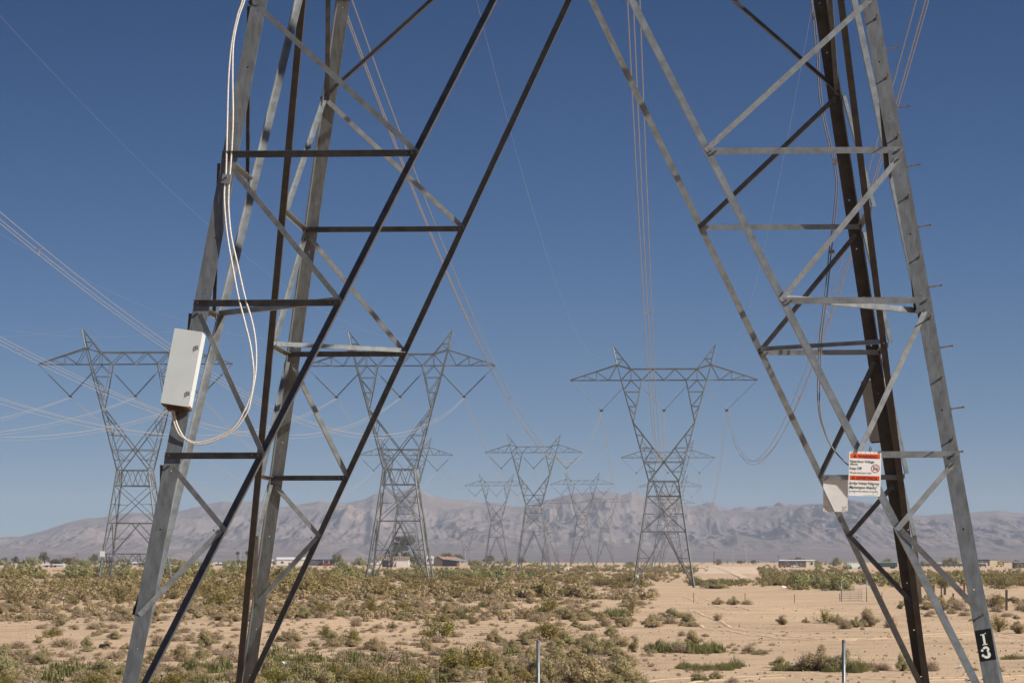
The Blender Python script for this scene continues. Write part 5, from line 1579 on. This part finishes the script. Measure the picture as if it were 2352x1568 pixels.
mb = MB(); mb.box((W / 2 + 37 * k, -3, 1.0), (6 * k, 1.4, 2.0)); mb.build('stacked_crate', M['carorange'], sh)


def vehicle(u0, u1, vt, vb, m, label, kind='car', cat='car', m2=None, cap=1700):
    uc = (u0 + u1) / 2; x, y, z = far_xyz(uc, vb, cap); k = y / F; W = (u1 - u0) * k; H = (V0 - vt) * k - z
    r = thing('parked_' + kind, label, cat, (x, y, z)); D = min(2.2, W * .45) if kind in ('car', 'pickup', 'tractor') else 2.5; wr = min(.5, H * .22)
    if kind in ('car', 'pickup', 'tractor'):
        mb = MB(); c0, c1 = (-.28, .2) if kind == 'car' else (-.05, .28)
        pr = [(-.5, .25), (.5, .25), (.5, .55), (c1 + .1, .6), (c1, .98), (c0, 1.0), (c0 - .12, .6), (-.5, .55)]
        n = len(pr); vs = [(a * W, 0, b_ * H) for a, b_ in pr] + [(a * W, D, b_ * H) for a, b_ in pr]
        mb.add(vs, [tuple(range(n)), tuple(range(2 * n - 1, n - 1, -1))] + [(i, i + n, (i + 1) % n + n, (i + 1) % n) for i in range(n)]); mb.build('body', m, r)
        mb = MB(); mb.add([((c0 - .05) * W, -.03, .64 * H), ((c1 + .05) * W, -.03, .64 * H), ((c1 - .02) * W, -.03, .93 * H), ((c0 + .02) * W, -.03, .93 * H)], [(0, 1, 2, 3)]); mb.build('window', M['glass'], r)
        wx = (-.3, .3)
    else:
        mb = MB(); mb.box((0, D / 2, H * .58), (W, D, H * .72)); mb.build('body', m, r)
        mb = MB(); mb.box((0, D / 2, H * .96), (W * .96, D * .9, H * .06)); mb.build('top', m2 or M['roofw'], r)
        if kind == 'camper':
            for t in (-.22, .2): mb = MB(); mb.box((t * W, -.03, H * .62), (W * .26, .06, H * .25)); mb.build('window', M['glass'], r)
        if kind == 'truck':
            mb = MB(); mb.box((-W * .42, D / 2, H * .45), (W * .2, D * 1.02, H * .6)); mb.build('cab', M['greenp'], r)
        wx = (-.35, .25, .36)
    for t in wx:
        for yy in (-.02, D + .02):
            mb = MB(); mb.tube([(t * W, yy - .14, wr), (t * W, yy + .14, wr)], wr, 12); w_ = mb.build('wheel', M['tyre'], r)


vehicle(741, 758, 1289.5, 1296.5, M['carred'], 'red car under the carport of the dark grey house', 'car')
vehicle(979.5, 996, 1276, 1294, M['carwhite'], 'white camper van left of the brown shed', 'camper', 'camper van')
vehicle(1788, 1806, 1294.5, 1303, M['carorange'], 'orange-brown tractor at the left end of the trailer home', 'tractor', 'tractor')
vehicle(1817, 1835, 1295.5, 1302.5, M['carwhite'], 'white pickup parked in front of the trailer home', 'pickup', 'pickup truck')
vehicle(1949, 1983, 1292.5, 1306, M['carwhite'], 'white truck with a green top beside the back right tower diagonal', 'truck', 'truck', M['cargreen'])
vehicle(1975, 1986, 1301, 1307, M['carwhite'], 'small white car right below the green-topped truck', 'car')
vehicle(2012, 2061, 1290, 1305, M['carteal'], 'long dark teal trailer with pale loads on its top', 'trailer', 'trailer')
vehicle(2288, 2303, 1293, 1301, M['caryellow'], 'yellow pickup in front of the cream-ended house', 'pickup', 'pickup truck')
vehicle(1212, 1220, 1287.5, 1294, M['caryellow'], 'tiny yellow machine at the foot of the middle tower', 'tractor', 'tractor', cap=1900)
vehicle(2240, 2268, 1292.5, 1298.5, M['carwhite'], 'low pale flatbed right of the front right leg', 'trailer', 'trailer')

rr_ = house(1791, 1870, 1284.8, 1287, 1302, M['wallb'], M['roofw'], 'long brown trailer home with a white roof and cream end', name='trailer_home', cat='trailer home', depth=5, wins=((.93, .58, 1.1, 1.3), (.2, .6, 1.2, 1.0), (.45, .6, 1.2, 1.0)), door=.62, end_wall=(.24, M['wallc']))
house(2236, 2295, 1281.5, 1284, 1297, M['wallb'], M['roofg'], 'dark house with a cream end right of the front right leg', depth=8, wins=((.3, .6, 1.2, 1),), end_wall=(.37, M['wallc']))
house(2295, 2318, 1287.5, 1289, 1299, M['wallc'], M['roofr'], 'low cream annex right of the cream-ended house', name='shed', depth=6, door=.4)
house(2331, 2375, 1289.5, 1292, 1304, M['wallb'], M['roofg'], 'grey-roofed dark building cut by the right edge', depth=7, wins=((.3, .5, 1.2, .9),), door=.15)
x, y, z = far_xyz(2180, 1303, 1500); k = y / F
wl = thing('boundary_wall', 'long dark grey wall along the horizon on the right', 'wall', (x, y, z))
mb = MB(); mb.box((0, 0, 3.0 * .42), (168 * k, .3, (V0 - 1296.5) * k - z)); mb.build('wall_panel', M['wallg'], wl)
for i in range(15): mb = MB(); mb.box((168 * k * (i / 14 - .5), -.2, .8), (.35, .2, 1.9)); mb.build('wall_pier', M['wallb'], wl)
for u, vt, vb, w_, m_, lab, nm in ((1290, 1284, 1291, 5, 'pink', 'tiny pink sign on the horizon right of the middle tower', 'road_sign'), (1221, 1284, 1292, 6, 'greenp', 'tiny green sign at the foot of the middle tower', 'road_sign'), (2160, 1291, 1298, 7, 'wallw', 'pale panel on the wall left of the leafy mound', 'road_sign')):
    x, y, z = far_xyz(u, vb, 1700); k = y / F; r = thing(nm, lab, 'sign', (x, y, z)); zt_ = (V0 - vt) * k - z
    mb = MB(); mb.box((0, 0, zt_ - w_ * .3 * k), (w_ * k, .1, w_ * .6 * k)); mb.build('panel', M[m_], r)
    mb = MB(); mb.tube([(0, .1, -.2), (0, .1, zt_)], .07, 6); mb.build('sign_post', M['polegrey'], r)

# ------------------------------------------------------------------ ground cover nobody could count
CLEAR = [(92, 150, 1302), (298, 332, 1298), (490, 512, 1297), (586, 628, 1293), (630, 704, 1294), (704, 774, 1296), (855, 946, 1298), (974, 1080, 1297), (1784, 1876, 1302), (1945, 2066, 1305), (2090, 2266, 1303), (2228, 2380, 1300)]


def mass(name, rects, kd, seed, lod=0.055, nvar=6):
    q = np.random.default_rng(seed)
    bank = [plant_geo(kd, seed * 50 + i, lod)[0] for i in range(nvar)]
    V, Fq = [], []; nb = 0
    for (u0, u1, v0, v1, n, s0, s1) in rects:
        for _ in range(n):
            u, v = q.uniform(u0, u1), q.uniform(v0, v1); t = (u - U0) / F
            x, y, z = hit(u, v)
            if y > 4500: continue
            if vnoise(np.array([x / 14]), np.array([y / 30]), seed)[0] < (0.42 if y > 250 else 0.3): continue
            w = s0 + (s1 - s0) * q.random() ** 1.5
            if any(a_ < u < b_ and V0 - F * (z + 0.8 * w) / y < c_ for a_, b_, c_ in CLEAR): continue
            a = q.uniform(0, 6.28); ca_, sa_ = math.cos(a), math.sin(a)
            vv, ff = bank[q.integers(nvar)]
            P = np.stack([(vv[:, 0] * ca_ - vv[:, 1] * sa_) * w + x, (vv[:, 0] * sa_ + vv[:, 1] * ca_) * w + y, vv[:, 2] * w * q.uniform(.75, 1.15) + z - .02], 1)
            V.append(P); Fq.append(ff + nb); nb += len(P)
    me = np_mesh(name, np.vstack(V), np.vstack(Fq), [M[LEAF[kd]]])
    tag(link(bpy.data.objects.new(name, me)), kind='stuff')


mass('distant_scrub', [(-380, 1480, 1334, 1376, 580, 1.2, 3.2), (-380, 1600, 1312, 1336, 716, 1.4, 3.2), (1180, 1600, 1299, 1316, 560, 1.2, 2.6), (-380, 1180, 1299, 1314, 604, 1.5, 3.0), (1745, 2720, 1306, 1347, 2233, 1.3, 2.8), (1575, 1760, 1331, 1347, 100, .8, 1.8), (1760, 2720, 1294, 1306, 630, 1.0, 2.2), (1540, 1640, 1292, 1312, 60, .9, 1.8)], 'olive', 3, 0.17)
mass('pale_distant_scrub', [(-380, -60, 1376, 1590, 90, .7, 1.6), (2400, 2700, 1390, 1590, 20, .5, 1.2), (-380, 1340, 1376, 1424, 319, .5, 1.4), (-380, 1500, 1336, 1378, 964, .9, 2.4), (-380, 1600, 1308, 1338, 549, 1.1, 2.4), (1180, 1600, 1299, 1316, 350, .8, 1.8), (1745, 2720, 1300, 1345, 715, 1.0, 2.0), (2080, 2720, 1377, 1390, 80, .7, 1.4), (-380, 1180, 1300, 1312, 252, .9, 1.8)], 'salt', 4, 0.13)
mass('dry_distant_scrub', [(-380, 1340, 1376, 1428, 369, .5, 1.3), (-380, 1500, 1338, 1380, 747, .9, 2.0), (-380, 1600, 1308, 1338, 358, 1.0, 2.2), (1745, 2720, 1300, 1345, 625, 1.0, 2.0), (2080, 2720, 1376, 1390, 80, .6, 1.2)], 'dry', 5, 0.10)
mass('thorn_thicket', [(-380, 1180, 1300, 1327, 780, 2.0, 4.0), (1180, 1480, 1298, 1318, 70, 1.8, 3.2), (1745, 2020, 1304, 1342, 200, 1.8, 3.6), (2020, 2720, 1304, 1345, 405, 1.6, 3.2), (-380, 700, 1292, 1298, 469, 4.0, 8.0), (700, 1240, 1293, 1298, 120, 2.5, 5.0), (1240, 1900, 1291, 1295, 140, 1.6, 3.2), (1880, 2720, 1292, 1298, 323, 2.5, 5.0)], 'palo', 6, 0.05)
mass('dark_thicket', [(-380, 420, 1293, 1298, 200, 4.0, 8.0), (420, 700, 1294, 1298, 40, 3.0, 6.0), (2080, 2240, 1293, 1297, 50, 3.5, 6.0), (1000, 1180, 1294, 1297, 40, 3.0, 6.0), (1640, 1780, 1291, 1294, 16, 3.0, 5.0)], 'dark', 16, 0.05)
mass('green_undergrowth', [(1590, 1700, 1336, 1349, 90, 1.2, 2.4), (1000, 1230, 1310, 1334, 200, 1.5, 3.0), (720, 1000, 1310, 1334, 140, 1.5, 2.8), (560, 1180, 1500, 1580, 110, .4, 1.0), (1500, 1660, 1488, 1499, 50, .4, .9), (1350, 1440, 1408, 1418, 30, .5, 1.1), (-380, 560, 1530, 1590, 91, .4, 1.0)], 'green', 7, 0.12)
mass('dry_grass', [(-380, 600, 1400, 1590, 900, .25, .6), (600, 1300, 1395, 1590, 760, .25, .6), (1300, 2720, 1380, 1590, 260, .08, .3), (-380, 1500, 1366, 1400, 460, .4, .8), (1440, 1780, 1480, 1545, 70, .2, .5)], 'dry', 8, 0.10)

# small stones on the soil
q = np.random.default_rng(9)
V, Fq = [], []; nb = 0
ico = np.array([(0, 0, 1), (1, 0, 0), (0, 1, 0), (-1, 0, 0), (0, -1, 0), (0, 0, -.6)], float); icf = np.array([(0, 1, 2), (0, 2, 3), (0, 3, 4), (0, 4, 1), (5, 2, 1), (5, 3, 2), (5, 4, 3), (5, 1, 4)])
for _ in range(3600):
    u, v = q.uniform(-60, 2410), 1380 + 205 * q.random() ** 1.2
    x, y, z = hit(u, v); s = 0.02 + 0.07 * q.random() ** 4
    a = q.uniform(0, 6.28); P = ico * s * q.uniform(.6, 1.3, (6, 3)); P = np.stack([P[:, 0] * math.cos(a) - P[:, 1] * math.sin(a) + x, P[:, 0] * math.sin(a) + P[:, 1] * math.cos(a) + y, P[:, 2] + z + s * .2], 1)
    V.append(P); Fq.append(icf + nb); nb += 6
MS = mat('pale_stone', (0.42, 0.32, 0.235), 0.9, island=(0.24, 0.165, 0.115))
tag(link(bpy.data.objects.new('gravel', np_mesh('gravel', np.vstack(V), np.vstack(Fq), [MS]))), kind='stuff')

# ------------------------------------------------------------------ haze, light, camera
HAZE = 6.4e-5
ztop = float((-3.2 + hm).max()) + 25
mb = MB(); mb.box((0, 6200, (ztop - 12) / 2), (11000, 13400, ztop + 12))
hz = mb.build('haze', [])
m = bpy.data.materials.new('desert_air'); m.use_nodes = True; nt = m.node_tree; nt.nodes.clear()
out = nt.nodes.new('ShaderNodeOutputMaterial'); pv = nt.nodes.new('ShaderNodeVolumePrincipled')
pv.inputs['Color'].default_value = (0.80, 0.85, 0.98, 1); pv.inputs['Density'].default_value = HAZE; pv.inputs['Anisotropy'].default_value = 0.0
nt.links.new(pv.outputs[0], out.inputs['Volume'])
hz.data.materials.append(m); tag(hz, kind='stuff')

SUN = Vector((0.765, -0.29, 0.575)).normalized()
elev = math.asin(SUN.z); rot = math.atan2(SUN.x, SUN.y)
w = bpy.data.worlds.new('World'); scene.world = w; w.use_nodes = True
nt = w.node_tree; bg = nt.nodes['Background']
sky = nt.nodes.new('ShaderNodeTexSky'); sky.sky_type = 'NISHITA'; sky.sun_disc = False
sky.sun_elevation = elev; sky.sun_rotation = rot; sky.altitude = 400; sky.air_density = 1.0; sky.dust_density = 0.6; sky.ozone_density = 1.6
geo = nt.nodes.new('ShaderNodeTexCoord')
sep = nt.nodes.new('ShaderNodeSeparateXYZ'); nt.links.new(geo.outputs['Generated'], sep.inputs[0])
def mth(op, a, b_):
    n_ = nt.nodes.new('ShaderNodeMath'); n_.operation = op
    for i_, q_ in ((0, a), (1, b_)):
        if isinstance(q_, (int, float)): n_.inputs[i_].default_value = q_
        else: nt.links.new(q_, n_.inputs[i_])
    return n_
zc = mth('MAXIMUM', sep.outputs['Z'], 0.0)
mz = mth('ADD', mth('MULTIPLY', sep.outputs['Z'], 1.95).outputs[0], mth('MULTIPLY', mth('POWER', zc.outputs[0], 4.0).outputs[0], 295.0).outputs[0])
mz = mth('ADD', mz.outputs[0], 0.07)
cmb = nt.nodes.new('ShaderNodeCombineXYZ')
for k_, o_ in (('X', sep.outputs['X']), ('Y', sep.outputs['Y']), ('Z', mz.outputs[0])): nt.links.new(o_, cmb.inputs[k_])
nrm_ = nt.nodes.new('ShaderNodeVectorMath'); nrm_.operation = 'NORMALIZE'; nt.links.new(cmb.outputs[0], nrm_.inputs[0]); nt.links.new(nrm_.outputs[0], sky.inputs[0])
hsv = nt.nodes.new('ShaderNodeHueSaturation'); hsv.inputs['Saturation'].default_value = 1.42; hsv.inputs['Hue'].default_value = 0.507; hsv.inputs['Value'].default_value = 1.0
nt.links.new(sky.outputs[0], hsv.inputs['Color']); nt.links.new(hsv.outputs[0], bg.inputs['Color']); bg.inputs['Strength'].default_value = 0.053
ld = bpy.data.lights.new('sun', 'SUN'); ld.energy = 5.0; ld.angle = math.radians(0.5); ld.color = (1.0, 0.948, 0.872)
so = link(bpy.data.objects.new('sun', ld)); so.rotation_euler = SUN.to_track_quat('Z', 'Y').to_euler(); so.location = (60, -40, 60)

cd_ = bpy.data.cameras.new('camera'); cam = link(bpy.data.objects.new('camera', cd_)); scene.camera = cam
cam.location = (0, 0, 0); cam.rotation_euler = (math.pi / 2, 0, 0)
cd_.sensor_width = 36; cd_.lens = F / 2352 * 36; cd_.shift_y = (V0 - 784) / 2352
cd_.clip_start = 0.5; cd_.clip_end = 30000
cd_.dof.use_dof = True; cd_.dof.focus_distance = 39; cd_.dof.aperture_fstop = 11
scene.view_settings.view_transform = 'Standard'; scene.view_settings.look = 'None'; scene.view_settings.exposure = 0.4; scene.view_settings.gamma = 1.0
scene.cycles.use_denoising = True
scene.cycles.volume_bounces = 0; scene.cycles.max_bounces = 6; scene.cycles.transparent_max_bounces = 8
